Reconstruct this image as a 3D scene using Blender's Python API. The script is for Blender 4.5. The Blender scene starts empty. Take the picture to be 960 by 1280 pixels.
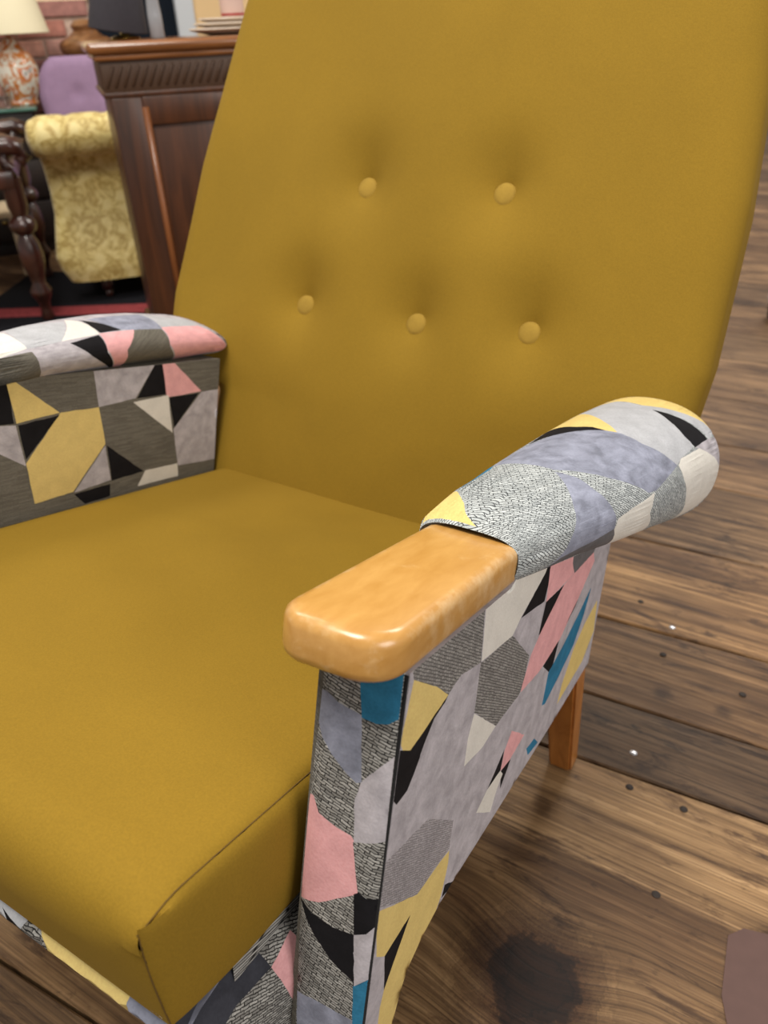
import bpy, bmesh, math, random
from mathutils import Vector, Matrix
from mathutils.geometry import delaunay_2d_cdt
random.seed(7)
S = bpy.context.scene
COL = S.collection

# ------------------------------------------------------------------ camera
def make_camera():
    yaw, pit, rol = (math.radians(a) for a in (32.2559, 32.6566, -2.7227))
    fwd = Vector((-math.sin(yaw)*math.cos(pit), math.cos(yaw)*math.cos(pit), -math.sin(pit)))
    right = Vector((math.cos(yaw), math.sin(yaw), 0)); up = right.cross(fwd)
    r = right*math.cos(rol)+up*math.sin(rol); u = -right*math.sin(rol)+up*math.cos(rol)
    cd = bpy.data.cameras.new('camera'); cam = bpy.data.objects.new('camera', cd); COL.objects.link(cam)
    M = Matrix((r, u, -fwd)).transposed().to_4x4(); M.translation = (0.4748, -0.2645, 0.8533)
    cam.matrix_world = M
    cd.sensor_fit = 'VERTICAL'; cd.sensor_height = 36; cd.lens = 966.4/1280*36
    cd.clip_start = .02; cd.clip_end = 60
    cd.dof.use_dof = True; cd.dof.focus_distance = .56; cd.dof.aperture_fstop = 8.0
    S.camera = cam
make_camera()

# ------------------------------------------------------------------ light
S.view_settings.view_transform = 'Standard'; S.view_settings.look = 'None'
S.view_settings.gamma = 1; S.view_settings.use_curve_mapping = False
S.view_settings.exposure = 0.0
w = bpy.data.worlds.new('world'); S.world = w; w.use_nodes = True
w.node_tree.nodes['Background'].inputs[0].default_value = (1.0, .96, .92, 1)
w.node_tree.nodes['Background'].inputs[1].default_value = .38
def area(name, loc, target, size, power, col=(1, .95, .87)):
    l = bpy.data.lights.new(name, 'AREA'); l.shape = 'RECTANGLE'; l.size, l.size_y = size; l.energy = power; l.color = col
    o = bpy.data.objects.new(name, l); COL.objects.link(o); o.location = loc
    o.rotation_euler = (Vector(target)-Vector(loc)).to_track_quat('-Z', 'Y').to_euler()
    return o
area('ceiling_light', (.0, -.35, 2.7), (.0, .1, .4), (.9, .9), 66)
area('ceiling_light', (-1.9, 1.0, 2.9), (-2.0, 1.9, .5), (1.0, 1.0), 42)
area('ceiling_light', (.2, 3.6, 2.8), (.2, 3.6, 0), (1.2, 1.2), 75)
area('side_fill_light', (3.1, -.4, 1.75), (.3, .2, .5), (1.6, 1.2), 47, (1, .97, .93))  # added soft light from the right, brightens the arm's outer side; no window here

# ------------------------------------------------------------------ helpers
T = math.radians(15.9387); H0 = .585            # the chair leans back: its own frame is (x, v back, w up)
ROOT = Vector((0, .16, 0))
def loc(x, v, w):
    return Vector((x, v*math.cos(T)+w*math.sin(T), H0-v*math.sin(T)+w*math.cos(T)))-ROOT
def link(name, me, parent=None):
    o = bpy.data.objects.new(name, me); COL.objects.link(o)
    if parent: o.parent = parent
    return o
def tag(o, label, cat, group=None):
    o['label'] = label; o['category'] = cat
    if group: o['group'] = group
    return o
def thing(name, label, cat, at, rz=0, group=None):
    o = bpy.data.objects.new(name, None); COL.objects.link(o); o.location = at; o.rotation_euler = (0, 0, rz)
    o.empty_display_size = .1
    return tag(o, label, cat, group)
def mesh(name, V, F, mats, parent=None, mi=None, uv=None, smooth=True):
    me = bpy.data.meshes.new(name); me.from_pydata([tuple(v) for v in V], [], F)
    for m in (mats if isinstance(mats, (list, tuple)) else [mats]): me.materials.append(m)
    if mi: me.polygons.foreach_set('material_index', mi)
    if smooth: me.polygons.foreach_set('use_smooth', [True]*len(me.polygons))
    if uv:
        l = me.uv_layers.new(name='fabric')
        for lp in me.loops: l.data[lp.index].uv = uv[lp.vertex_index]
    me.update(); o = link(name, me, parent)
    return o
def bm_obj(name, bm, mat, parent=None, smooth=True):
    bmesh.ops.recalc_face_normals(bm, faces=bm.faces)
    me = bpy.data.meshes.new(name); bm.to_mesh(me); bm.free()
    for m in (mat if isinstance(mat, (list, tuple)) else [mat]): me.materials.append(m)
    if smooth: me.polygons.foreach_set('use_smooth', [True]*len(me.polygons))
    return link(name, me, parent)
def hexa(bm, P):
    vs = [bm.verts.new(p) for p in P]       # P: bottom ring 4, top ring 4
    for f in ((3, 2, 1, 0), (4, 5, 6, 7), (0, 1, 5, 4), (1, 2, 6, 5), (2, 3, 7, 6), (3, 0, 4, 7)):
        bm.faces.new([vs[i] for i in f])
    return vs
def box(bm, a, b, bev=0, seg=2):
    (x0, y0, z0), (x1, y1, z1) = a, b
    vs = hexa(bm, [(x0, y0, z0), (x1, y0, z0), (x1, y1, z0), (x0, y1, z0), (x0, y0, z1), (x1, y0, z1), (x1, y1, z1), (x0, y1, z1)])
    if bev:
        es = list({e for v in vs for e in v.link_edges})
        bmesh.ops.bevel(bm, geom=es, offset=bev, segments=seg, affect='EDGES', profile=.5)
def box_obj(name, a, b, mat, parent=None, bev=.003):
    bm = bmesh.new(); box(bm, a, b, bev)
    return bm_obj(name, bm, mat, parent, smooth=False) if bev == 0 else auto(bm_obj(name, bm, mat, parent))
def auto(o, ang=40):
    a = math.radians(ang)
    bm = bmesh.new(); bm.from_mesh(o.data)
    for e in bm.edges: e.smooth = not (len(e.link_faces) == 2 and e.calc_face_angle(0) > a)
    bm.to_mesh(o.data); bm.free()
    return o
def lathe(bm, prof, n=20, at=(0, 0, 0), sx=1, sy=1):
    rings = []
    for r, z in prof:
        rings.append([bm.verts.new((at[0]+r*sx*math.cos(2*math.pi*k/n), at[1]+r*sy*math.sin(2*math.pi*k/n), at[2]+z)) for k in range(n)])
    for A, B in zip(rings, rings[1:]):
        for k in range(n): bm.faces.new((A[k], A[(k+1) % n], B[(k+1) % n], B[k]))
    bm.faces.new(rings[0][::-1]); bm.faces.new(rings[-1])
def lathe_obj(name, prof, mat, parent=None, n=20, at=(0, 0, 0), ang=50, sx=1, sy=1):
    bm = bmesh.new(); lathe(bm, prof, n, at, sx, sy)
    return auto(bm_obj(name, bm, mat, parent), ang)
def tube(bm, pts, rad, n=8):
    rings = []
    for i, p in enumerate(pts):
        p = Vector(p); a = Vector(pts[max(i-1, 0)]); b = Vector(pts[min(i+1, len(pts)-1)]); t = (b-a).normalized()
        u = t.cross(Vector((0, 0, 1)));  u = u.normalized() if u.length > .05 else Vector((1, 0, 0)); v = t.cross(u)
        r = rad[i] if isinstance(rad, (list, tuple)) else rad
        rings.append([bm.verts.new(p+u*(r*math.cos(2*math.pi*k/n))+v*(r*math.sin(2*math.pi*k/n))) for k in range(n)])
    for A, B in zip(rings, rings[1:]):
        for k in range(n): bm.faces.new((A[k], A[(k+1) % n], B[(k+1) % n], B[k]))
    bm.faces.new(rings[0][::-1]); bm.faces.new(rings[-1])
def interp(x, X, Y):
    if x <= X[0]: return Y[0]
    for a, b, c, d in zip(X, X[1:], Y, Y[1:]):
        if x <= b: return c+(d-c)*(x-a)/(b-a)
    return Y[-1]
def lin(*c):
    return tuple(((x/255)/12.92 if x/255 <= .04045 else ((x/255+.055)/1.055)**2.4) for x in c)+(1,)

# ------------------------------------------------------------------ materials
def nm(name):
    m = bpy.data.materials.new(name); m.use_nodes = True
    nt = m.node_tree; return m, nt, nt.nodes['Principled BSDF']
def N(nt, typ, **kw):
    n = nt.nodes.new(typ)
    for k, v in kw.items():
        if k in n.inputs: n.inputs[k].default_value = v
        else: setattr(n, k, v)
    return n
def ramp(nt, fac, stops):
    r = nt.nodes.new('ShaderNodeValToRGB'); nt.links.new(fac, r.inputs[0])
    e = r.color_ramp.elements
    while len(e) < len(stops): e.new(.5)
    for i, (p, c) in enumerate(stops): e[i].position = p; e[i].color = c
    return r.outputs[0]
def mix(nt, fac, a, b, bt='MIX'):
    m = nt.nodes.new('ShaderNodeMix'); m.data_type = 'RGBA'; m.blend_type = bt
    for s, i in ((fac, 0), (a, 6), (b, 7)):
        if hasattr(s, 'links'): nt.links.new(s, m.inputs[i])
        else: m.inputs[i].default_value = s
    return m.outputs[2]
def bump(nt, p, h, strength, dist):
    b = N(nt, 'ShaderNodeBump', Strength=strength, Distance=dist); nt.links.new(h, b.inputs['Height']); nt.links.new(b.outputs[0], p.inputs['Normal'])
def coords(nt, kind='Object', scale=(1, 1, 1), rot=(0, 0, 0)):
    t = nt.nodes.new('ShaderNodeTexCoord'); mp = N(nt, 'ShaderNodeMapping'); mp.inputs['Scale'].default_value = scale; mp.inputs['Rotation'].default_value = rot
    nt.links.new(t.outputs[kind], mp.inputs[0]); return mp.outputs[0]
def noise(nt, vec, scale, detail=3, rough=.5, dist=0):
    n = N(nt, 'ShaderNodeTexNoise', Scale=scale, Detail=detail, Roughness=rough, Distortion=dist); nt.links.new(vec, n.inputs['Vector']); return n.outputs['Fac']
def plain(name, c, rough=.6, metal=0, var=0, vscale=20, coat=0, spec=.5):
    m, nt, p = nm(name)
    p.inputs['Roughness'].default_value = rough; p.inputs['Metallic'].default_value = metal; p.inputs['Coat Weight'].default_value = coat
    p.inputs['Specular IOR Level'].default_value = spec
    if var:
        f = noise(nt, coords(nt), vscale, 4)
        a = tuple(x*(1-var) for x in c[:3])+(1,); b = tuple(min(1, x*(1+var)) for x in c[:3])+(1,)
        nt.links.new(ramp(nt, f, [(.3, a), (.7, b)]), p.inputs['Base Color'])
    else: p.inputs['Base Color'].default_value = c
    return m
def velvet(name, c, var=.12, sheen=.25, big=9, tint=None, fine=900, kind='Object'):
    m, nt, p = nm(name)
    v = coords(nt, kind)
    f = noise(nt, v, big, 5, .55, .4); g = noise(nt, v, fine, 2)
    a = tuple(x*(1-var) for x in c[:3])+(1,); b = tuple(min(1, x*(1+var)) for x in c[:3])+(1,)
    base = ramp(nt, f, [(.32, a), (.68, b)])
    base = mix(nt, .45, base, ramp(nt, g, [(.3, (.45, .45, .45, 1)), (.7, (.62, .62, .62, 1))]), 'OVERLAY')
    nt.links.new(base, p.inputs['Base Color'])
    p.inputs['Roughness'].default_value = .85; p.inputs['Specular IOR Level'].default_value = .15
    p.inputs['Sheen Weight'].default_value = sheen; p.inputs['Sheen Roughness'].default_value = .45
    p.inputs['Sheen Tint'].default_value = tint or b
    bump(nt, p, g, .25, .0006)
    return m
def weave(name, gap, lo, hi, length=.0046, row=.0024, gapw=.00045, wob=.0016, bumpy=.7):
    """ribbed woven ground: rows of short light floats over a dark warp, in fabric metres"""
    m, nt, p = nm(name)
    uv = coords(nt, 'UV')
    n = N(nt, 'ShaderNodeTexNoise', Scale=210.0, Detail=2.0); nt.links.new(uv, n.inputs['Vector'])
    d = N(nt, 'ShaderNodeVectorMath', operation='MULTIPLY_ADD'); nt.links.new(n.outputs['Color'], d.inputs[0]); d.inputs[1].default_value = (wob, wob, 0); nt.links.new(uv, d.inputs[2])
    br = N(nt, 'ShaderNodeTexBrick', offset=.37); br.inputs['Scale'].default_value = 1
    for k, v in (('Mortar Size', gapw), ('Mortar Smooth', .9), ('Bias', 0.0), ('Brick Width', length), ('Row Height', row), ('Color1', lo), ('Color2', hi), ('Mortar', gap)): br.inputs[k].default_value = v
    nt.links.new(d.outputs[0], br.inputs['Vector'])
    f = noise(nt, uv, 900, 2); g = noise(nt, uv, 30, 3)
    col = mix(nt, .6, br.outputs['Color'], ramp(nt, f, [(.3, (.3, .3, .3, 1)), (.7, (.72, .72, .72, 1))]), 'OVERLAY')
    col = mix(nt, 1, col, ramp(nt, g, [(.3, (.85, .85, .85, 1)), (.7, (1, 1, 1, 1))]), 'MULTIPLY')
    nt.links.new(col, p.inputs['Base Color']); p.inputs['Roughness'].default_value = .85; p.inputs['Specular IOR Level'].default_value = .2
    inv = N(nt, 'ShaderNodeMath', operation='SUBTRACT'); inv.inputs[0].default_value = 1; nt.links.new(br.outputs['Fac'], inv.inputs[1])
    bump(nt, p, inv.outputs[0], bumpy, .0010)
    return m
def wood(name, dark, light, rough=.4, scale=(3, 60, 60), coat=.0, dist=1.5, detail=5):
    m, nt, p = nm(name)
    f = noise(nt, coords(nt, 'Object', scale), 1, detail, .6, dist)
    nt.links.new(ramp(nt, f, [(.3, dark), (.7, light)]), p.inputs['Base Color'])
    p.inputs['Roughness'].default_value = rough; p.inputs['Coat Weight'].default_value = coat; p.inputs['Coat Roughness'].default_value = .2
    return m
MUSTARD = velvet('mustard_velvet', lin(130, 102, 30), .06, .16, 5, lin(200, 168, 80), 700)
MUST_BTN = velvet('mustard_button_velvet', lin(150, 121, 50), .08, .25, 40, lin(210, 184, 110))
SEAM = plain('dark_mustard_thread', lin(92, 67, 16), .9)
FAB = {
 'G': velvet('grey_lilac_pile', lin(166, 161, 166), .20, .15, 60, None, 500, 'UV'),
 'A': velvet('blue_grey_pile', lin(130, 133, 148), .30, .15, 60, None, 500, 'UV'),
 'L': velvet('light_grey_pile', lin(166, 167, 171), .10, .15, 60, None, 500, 'UV'),
 'Y': velvet('pale_yellow_pile', lin(208, 183, 116), .06, .15, 60, None, 500, 'UV'),
 'P': velvet('pink_pile', lin(214, 158, 160), .10, .15, 60, None, 500, 'UV'),
 'K': velvet('black_pile', lin(22, 21, 24), .2, .05, 60, None, 500, 'UV'),
 'E': velvet('teal_pile', lin(44, 108, 140), .18, .12, 60, None, 500, 'UV'),
 'C': velvet('cream_pile', lin(208, 204, 196), .05, .15, 60, None, 500, 'UV'),
 'S': velvet('slate_pile', lin(54, 55, 62), .25, .12, 60, None, 500, 'UV'),
 'M': velvet('dark_grey_pile', lin(98, 96, 98), .15, .1, 60, None, 500, 'UV'),
 'T': weave('ribbed_twill', lin(18, 17, 18), lin(120, 118, 114), lin(172, 170, 165), .0078, .0021, .00050, .0024),
 'U': weave('pale_ribbed_twill', lin(44, 46, 50), lin(160, 165, 166), lin(196, 201, 201), .0075, .0022, .00042, .0024),
 'H': weave('pale_heather_twill', lin(110, 106, 108), lin(148, 143, 146), lin(172, 167, 170), .0034, .0017, .0003, .0016, .4),
 'D': weave('heather_twill', lin(58, 56, 55), lin(124, 121, 118), lin(158, 155, 151), .0038, .0020, .00036, .0016, .5),
 'B': weave('brown_grey_rep', lin(82, 78, 70), lin(98, 94, 86), lin(116, 112, 103), .020, .0016, .0002, .0012, .3),
}
FK = list(FAB); FM = [FAB[k] for k in FK]
ARMWOOD = wood('honey_beech', lin(178, 129, 62), lin(197, 150, 84), .30, (90, 3, 90), .45, .3, 6)
def worn_edges(m):      # lacquer rubbed pale on the arrises
    nt = m.node_tree; p = nt.nodes['Principled BSDF']; src = p.inputs['Base Color'].links[0].from_socket
    g = nt.nodes.new('ShaderNodeNewGeometry'); nz = noise(nt, coords(nt), 60, 5, .7)
    ml = N(nt, 'ShaderNodeMath', operation='MULTIPLY_ADD'); nt.links.new(nz, ml.inputs[0]); ml.inputs[1].default_value = .16; nt.links.new(g.outputs['Pointiness'], ml.inputs[2])
    f = ramp(nt, ml.outputs[0], [(.63, (0, 0, 0, 1)), (.70, (.6, .6, .6, 1))])
    nt.links.new(mix(nt, f, src, lin(236, 214, 176)), p.inputs['Base Color'])
worn_edges(ARMWOOD)
LEGWOOD = wood('amber_beech', lin(150, 88, 30), lin(188, 122, 56), .35, (40, 40, 3), .25)
BLACKCLOTH = plain('black_lining', lin(16, 15, 16), .95)
# woven patches, measured on the cloth (metres; pads: metres along, angle round)
PATTERN = {
 'side': [
('D',[(0.0007,-0.0127),(0.1046,-0.0253),(0.1114,-0.07),(0.079,-0.0641),(0.0623,-0.0704),(0.0426,-0.0552),(0.0098,-0.0353)]),
('Y',[(0.0098,-0.0353),(0.0426,-0.0552),(0.0623,-0.0704),(0.0458,-0.0784),(0.0337,-0.0803),(0.017,-0.0851),(0.0072,-0.0794),(0.0029,-0.0727)]),
('K',[(0.0623,-0.0704),(0.0587,-0.0738),(0.0458,-0.0784),(0.0362,-0.0901),(0.027,-0.1062),(0.0201,-0.115),(0.0081,-0.1173),(0.0018,-0.1098),(0.0019,-0.0763),(0.0072,-0.0794),(0.017,-0.0851),(0.0337,-0.0803),(0.0451,-0.0758)]),
('H',[(0.0581,-0.1615),(0.1057,-0.1951),(0.107,-0.2219),(0.0823,-0.221),(0.0625,-0.2284),(0.0339,-0.2115),(-0.0012,-0.1863),(0.0021,-0.1558)]),
('D',[(0.1114,-0.07),(0.1698,-0.0734),(0.2211,-0.1118),(0.2183,-0.1379),(0.2118,-0.1437),(0.1648,-0.1479),(0.113,-0.1095)]),
('C',[(0.1133,-0.1103),(0.1648,-0.1479),(0.1426,-0.1539),(0.1094,-0.1515),(0.1084,-0.1277)]),
('C',[(0.1061,-0.0259),(0.1485,-0.0159),(0.2405,-0.0284),(0.2285,-0.0425),(0.1848,-0.0628),(0.1698,-0.0734),(0.1125,-0.0692)]),
('K',[(0.2285,-0.0425),(0.2355,-0.0338),(0.2471,-0.0408),(0.239,-0.0706),(0.1839,-0.0645)]),
('P',[(0.2403,-0.0429),(0.2427,-0.0325),(0.3103,-0.0492),(0.3096,-0.0596),(0.3223,-0.073),(0.2442,-0.0732)]),
('K',[(0.2929,-0.074),(0.2442,-0.0732),(0.2385,-0.1009),(0.249,-0.1022)]),
('P',[(0.3861,-0.0717),(0.3976,-0.0845),(0.3575,-0.1102),(0.312,-0.1367),(0.2582,-0.1452),(0.2151,-0.1431),(0.216,-0.1368),(0.2258,-0.1139),(0.2425,-0.101),(0.2929,-0.074),(0.3223,-0.073)]),
('M',[(0.3096,-0.0596),(0.3074,-0.0484),(0.3929,-0.0654),(0.3861,-0.0717),(0.3223,-0.073)]),
('K',[(0.3555,-0.1111),(0.351,-0.1162),(0.3212,-0.1281)]),
('K',[(0.3114,-0.1356),(0.3032,-0.1668),(0.27,-0.1443)]),
('E',[(0.4072,-0.1155),(0.3733,-0.1314),(0.3291,-0.1506),(0.2938,-0.1617),(0.2937,-0.1961),(0.3044,-0.1998),(0.3413,-0.1854),(0.3773,-0.1683),(0.3969,-0.143)]),
('Y',[(0.4528,-0.1471),(0.4703,-0.1906),(0.4404,-0.2155),(0.4133,-0.2189),(0.357,-0.2275),(0.3603,-0.206),(0.3831,-0.1735),(0.4122,-0.158)]),
('P',[(0.2099,-0.1769),(0.2517,-0.2039),(0.2142,-0.2132),(0.1985,-0.2093),(0.1996,-0.1904)]),
('K',[(0.1988,-0.1884),(0.1985,-0.2093),(0.1687,-0.2138)]),
('K',[(0.2227,-0.2119),(0.2081,-0.2338),(0.2008,-0.2107)]),
('C',[(0.1985,-0.2093),(0.2071,-0.2177),(0.1988,-0.2278),(0.1924,-0.247),(0.1543,-0.2219),(0.1724,-0.2109)]),
('E',[(0.2906,-0.2299),(0.3087,-0.2446),(0.2791,-0.2417),(0.269,-0.2289)]),
('Y',[(0.1076,-0.2237),(0.0928,-0.2227),(0.0698,-0.2245),(0.0593,-0.2251),(0.0301,-0.2082),(-0.0003,-0.1907),(0.0079,-0.2334),(0.0201,-0.2442),(0.0531,-0.2373),(0.0391,-0.2593),(0.0264,-0.2804),(0.0237,-0.2936),(0.0257,-0.3255),(0.0791,-0.3848),(0.0722,-0.3282),(0.0697,-0.3123),(0.0762,-0.2885),(0.099,-0.2829),(0.1064,-0.2661),(0.1083,-0.254),(0.11,-0.2366)]),
('K',[(0.0201,-0.2442),(0.0531,-0.2373),(0.0391,-0.2593),(0.0264,-0.2804)]),
('K',[(0.1109,-0.2584),(0.1386,-0.2751),(0.1087,-0.2695)]),
 ],
 'front': [
('T',[(0.2668,-0.0369),(0.2929,-0.0296),(0.2965,-0.0624),(0.2812,-0.061),(0.2732,-0.0574)]),
('A',[(0.2656,-0.06),(0.2732,-0.0574),(0.2812,-0.061),(0.2965,-0.0629),(0.298,-0.0639),(0.3021,-0.1063),(0.2988,-0.1085),(0.2918,-0.1052),(0.2803,-0.0966),(0.2724,-0.0885),(0.2646,-0.0749)]),
('T',[(0.2661,-0.0914),(0.2722,-0.0887),(0.2803,-0.0966),(0.2918,-0.1052),(0.2988,-0.1085),(0.2989,-0.1202),(0.2994,-0.1461),(0.2885,-0.1454),(0.2753,-0.1417),(0.264,-0.1355)]),
('P',[(0.2582,-0.1385),(0.2697,-0.1327),(0.2753,-0.1417),(0.2885,-0.1454),(0.2994,-0.1461),(0.3039,-0.1507),(0.3087,-0.1849),(0.3007,-0.1916),(0.2813,-0.2078),(0.2614,-0.2173)]),
('T',[(0.2677,-0.2174),(0.2813,-0.2078),(0.3007,-0.1916),(0.306,-0.1871),(0.3091,-0.2163),(0.2917,-0.2209),(0.2767,-0.2192)]),
('K',[(0.2644,-0.2155),(0.2767,-0.2192),(0.2917,-0.2209),(0.3092,-0.2169),(0.3136,-0.2578),(0.2942,-0.2473),(0.28,-0.2351)]),
('T',[(0.265,-0.2224),(0.28,-0.2351),(0.2942,-0.2473),(0.312,-0.2541),(0.3146,-0.2848),(0.2832,-0.2863),(0.2706,-0.2918)]),
('A',[(0.2706,-0.2918),(0.2834,-0.2883),(0.3147,-0.2854),(0.3163,-0.3013),(0.274,-0.3339)]),
('T',[(0.2929,-0.0296),(0.3305,-0.013),(0.3275,-0.0261),(0.3243,-0.0239),(0.2936,-0.0359)]),
('E',[(0.2936,-0.0359),(0.3243,-0.0239),(0.3262,-0.0383),(0.3233,-0.0541),(0.3147,-0.0619),(0.3072,-0.0646),(0.2978,-0.0645)]),
('T',[(0.2978,-0.065),(0.3072,-0.0646),(0.3147,-0.0619),(0.3233,-0.0541),(0.327,-0.0524),(0.3266,-0.0763),(0.3228,-0.0781),(0.3125,-0.0914),(0.3023,-0.1059)]),
('G',[(0.3018,-0.1064),(0.3125,-0.0914),(0.3228,-0.0781),(0.3263,-0.0743),(0.3285,-0.1331),(0.3229,-0.1396),(0.3015,-0.1502),(0.2989,-0.1202)]),
('T',[(0.3009,-0.15),(0.3229,-0.1396),(0.3265,-0.1377),(0.3287,-0.1789),(0.321,-0.1836),(0.3127,-0.185),(0.3081,-0.1846)]),
('K',[(0.3054,-0.1869),(0.3085,-0.1837),(0.3144,-0.1851),(0.3221,-0.1835),(0.3288,-0.1794),(0.3278,-0.1992),(0.3231,-0.2022),(0.3168,-0.2119),(0.3087,-0.2172)]),
('G',[(0.3087,-0.2172),(0.3168,-0.2119),(0.3231,-0.2022),(0.3282,-0.1977),(0.3319,-0.2284),(0.3269,-0.2344),(0.3209,-0.2485),(0.3129,-0.2569)]),
('E',[(0.3123,-0.2573),(0.3209,-0.2485),(0.3269,-0.2344),(0.332,-0.2296),(0.3358,-0.2863),(0.3163,-0.3013)]),
 ],
 'inner': [
('K',[(0.1648,0.0124),(0.1738,0.0115),(0.1786,-0.0315),(0.162,-0.0309),(0.1092,-0.0461),(0.113,0.0016)]),
('Y',[(0.172,0.0133),(0.1877,0.0119),(0.2355,-0.0267),(0.1814,-0.0319)]),
('B',[(0.183,0.0123),(0.2826,0.0197),(0.2896,-0.025),(0.2355,-0.0267)]),
('G',[(0.2826,0.0197),(0.3891,0.0317),(0.3458,-0.0226),(0.2896,-0.0269)]),
('K',[(0.3811,0.0222),(0.3919,0.0265),(0.3968,-0.023),(0.3484,-0.0229)]),
('P',[(0.3879,0.0268),(0.403,0.0258),(0.4618,-0.0255),(0.3983,-0.0274)]),
('B',[(0.3988,0.0261),(0.5204,0.0351),(0.5155,-0.0265),(0.4618,-0.0255)]),
('G',[(0.4619,-0.0267),(0.524,-0.0262),(0.5186,-0.115),(0.4986,-0.1272),(0.4204,-0.1232),(0.4105,-0.0716)]),
('K',[(0.4025,-0.0278),(0.4572,-0.0273),(0.4119,-0.0697)]),
('C',[(0.342,-0.0272),(0.401,-0.0245),(0.4091,-0.0758)]),
('B',[(0.2919,-0.0281),(0.342,-0.0272),(0.4091,-0.0758),(0.4188,-0.1172),(0.3617,-0.1186),(0.2993,-0.0751)]),
('K',[(0.3005,-0.0753),(0.359,-0.1191),(0.3071,-0.1213)]),
('C',[(0.3617,-0.1186),(0.4188,-0.1195),(0.4207,-0.138),(0.3483,-0.1374)]),
('B',[(0.3046,-0.1218),(0.359,-0.1213),(0.3483,-0.1374),(0.3069,-0.139)]),
('Y',[(0.2365,-0.0268),(0.2896,-0.0269),(0.2982,-0.0729),(0.2504,-0.1233),(0.1989,-0.1261),(0.1904,-0.0778)]),
('K',[(0.1832,-0.0339),(0.2354,-0.0294),(0.1907,-0.0734)]),
('G',[(0.2981,-0.0749),(0.3059,-0.12),(0.2515,-0.1245)]),
('K',[(0.2514,-0.1265),(0.3046,-0.1249),(0.3044,-0.1405),(0.267,-0.1422)]),
('B',[(0.1988,-0.128),(0.2503,-0.1263),(0.267,-0.1422),(0.1999,-0.1474)]),
('G',[(0.1619,-0.0318),(0.1804,-0.0335),(0.1903,-0.0805),(0.16,-0.0616),(0.1105,-0.0301)]),
('B',[(0.1599,-0.0634),(0.1902,-0.0823),(0.1989,-0.1261),(0.1558,-0.1277),(0.1024,-0.1291),(0.1092,-0.0461)]),
('B',[(0.4204,-0.1232),(0.4986,-0.1272),(0.5045,-0.1427),(0.4238,-0.1386)]),
 ],
 'base': [
('T',[(-0.0244,-0.2387),(0.0062,-0.2234),(0.0301,-0.2217),(0.0213,-0.257),(0.0093,-0.2571),(-0.013,-0.2639)]),
('S',[(-0.0278,-0.238),(-0.0244,-0.2387),(-0.0135,-0.2651),(-0.0475,-0.2652),(-0.0628,-0.2734),(-0.1005,-0.2428),(-0.0882,-0.2368),(-0.0689,-0.24)]),
('T',[(-0.0139,-0.2659),(0.0035,-0.3097),(0.0098,-0.3509),(-0.0656,-0.2709),(-0.0475,-0.2652)]),
('P',[(0.01,-0.256),(0.0191,-0.2727),(0.0257,-0.3057),(0.0269,-0.3315),(0.0118,-0.3259),(-0.0135,-0.2651)]),
 ],
 'padR': [
('Y',[(0.1556,2.7855),(0.1786,2.6389),(0.1966,2.5761),(0.1914,2.3457),(0.1735,1.864),(0.1556,1.5499),(0.1556,2.241)]),
('E',[(0.1914,2.3457),(0.2273,2.5761),(0.2606,2.5133),(0.2376,2.3038),(0.2248,2.4295)]),
('U',[(0.1914,2.3248),(0.2248,2.4295),(0.2453,2.3038),(0.2453,1.9478),(0.2453,1.6965),(0.2427,1.4032),(0.235,1.1938),(0.2171,0.7121),(0.2094,0.377),(0.1966,-0.1257),(0.1812,-0.5864),(0.1607,-0.6493),(0.1581,-0.7749),(0.1581,0.5236),(0.1581,1.0263),(0.1556,1.508),(0.1556,1.5499),(0.1735,1.864)]),
('A',[(0.2427,1.4032),(0.2478,1.131),(0.2478,0.8168),(0.253,0.4398),(0.2581,0.0838),(0.2581,-0.0838),(0.2273,-0.2304),(0.1966,-0.2723),(0.1812,-0.5864),(0.1966,-0.1257),(0.2094,0.377),(0.2171,0.7121),(0.235,1.1938)]),
('M',[(0.2581,-0.0838),(0.2812,-0.7121),(0.2478,-0.6912),(0.2068,-0.5655),(0.1709,-0.6283),(0.1812,-0.5864),(0.1966,-0.2723),(0.2273,-0.2304)]),
('U',[(0.2453,1.4242),(0.2555,1.2147),(0.2735,0.8378),(0.3093,0.2932),(0.2812,0.1676),(0.2606,0.0838),(0.253,0.4398),(0.2478,0.8168),(0.2478,1.131)]),
('A',[(0.2478,2.3876),(0.276,2.4923),(0.3068,2.2619),(0.3222,2.0525),(0.335,1.8012),(0.3478,1.5499),(0.3504,1.4032),(0.3504,1.0472),(0.3657,0.6283),(0.3734,0.4817),(0.3222,0.2723),(0.3093,0.2932),(0.2735,0.8378),(0.2555,1.2147),(0.2453,1.4242),(0.2453,1.6965),(0.2453,1.9478)]),
('K',[(0.3068,2.3248),(0.358,2.4295),(0.3478,1.885),(0.3504,1.6965),(0.3478,1.5289),(0.335,1.8012),(0.3222,2.0525)]),
('Y',[(0.358,2.4295),(0.3888,2.3876),(0.4196,2.3038),(0.3965,1.9897),(0.3683,1.6336),(0.3504,1.4032),(0.3478,1.5289),(0.3504,1.6965),(0.3478,1.885)]),
('L',[(0.4196,2.3038),(0.4349,2.2619),(0.4606,2.2619),(0.4657,1.9687),(0.4503,1.6546),(0.4503,1.5708),(0.4426,1.4242),(0.4298,1.131),(0.4247,0.6074),(0.3862,0.5445),(0.3734,0.4817),(0.3657,0.6283),(0.3504,1.0472),(0.3504,1.4032),(0.3683,1.6336),(0.3965,1.9897)]),
('K',[(0.4426,1.4242),(0.4708,0.6074),(0.4273,0.5864),(0.4221,0.8168),(0.4298,1.131)]),
('L',[(0.4503,1.5708),(0.4683,1.2147),(0.4862,0.9215),(0.5041,0.6702),(0.4759,0.5864),(0.4426,1.4242)]),
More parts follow.
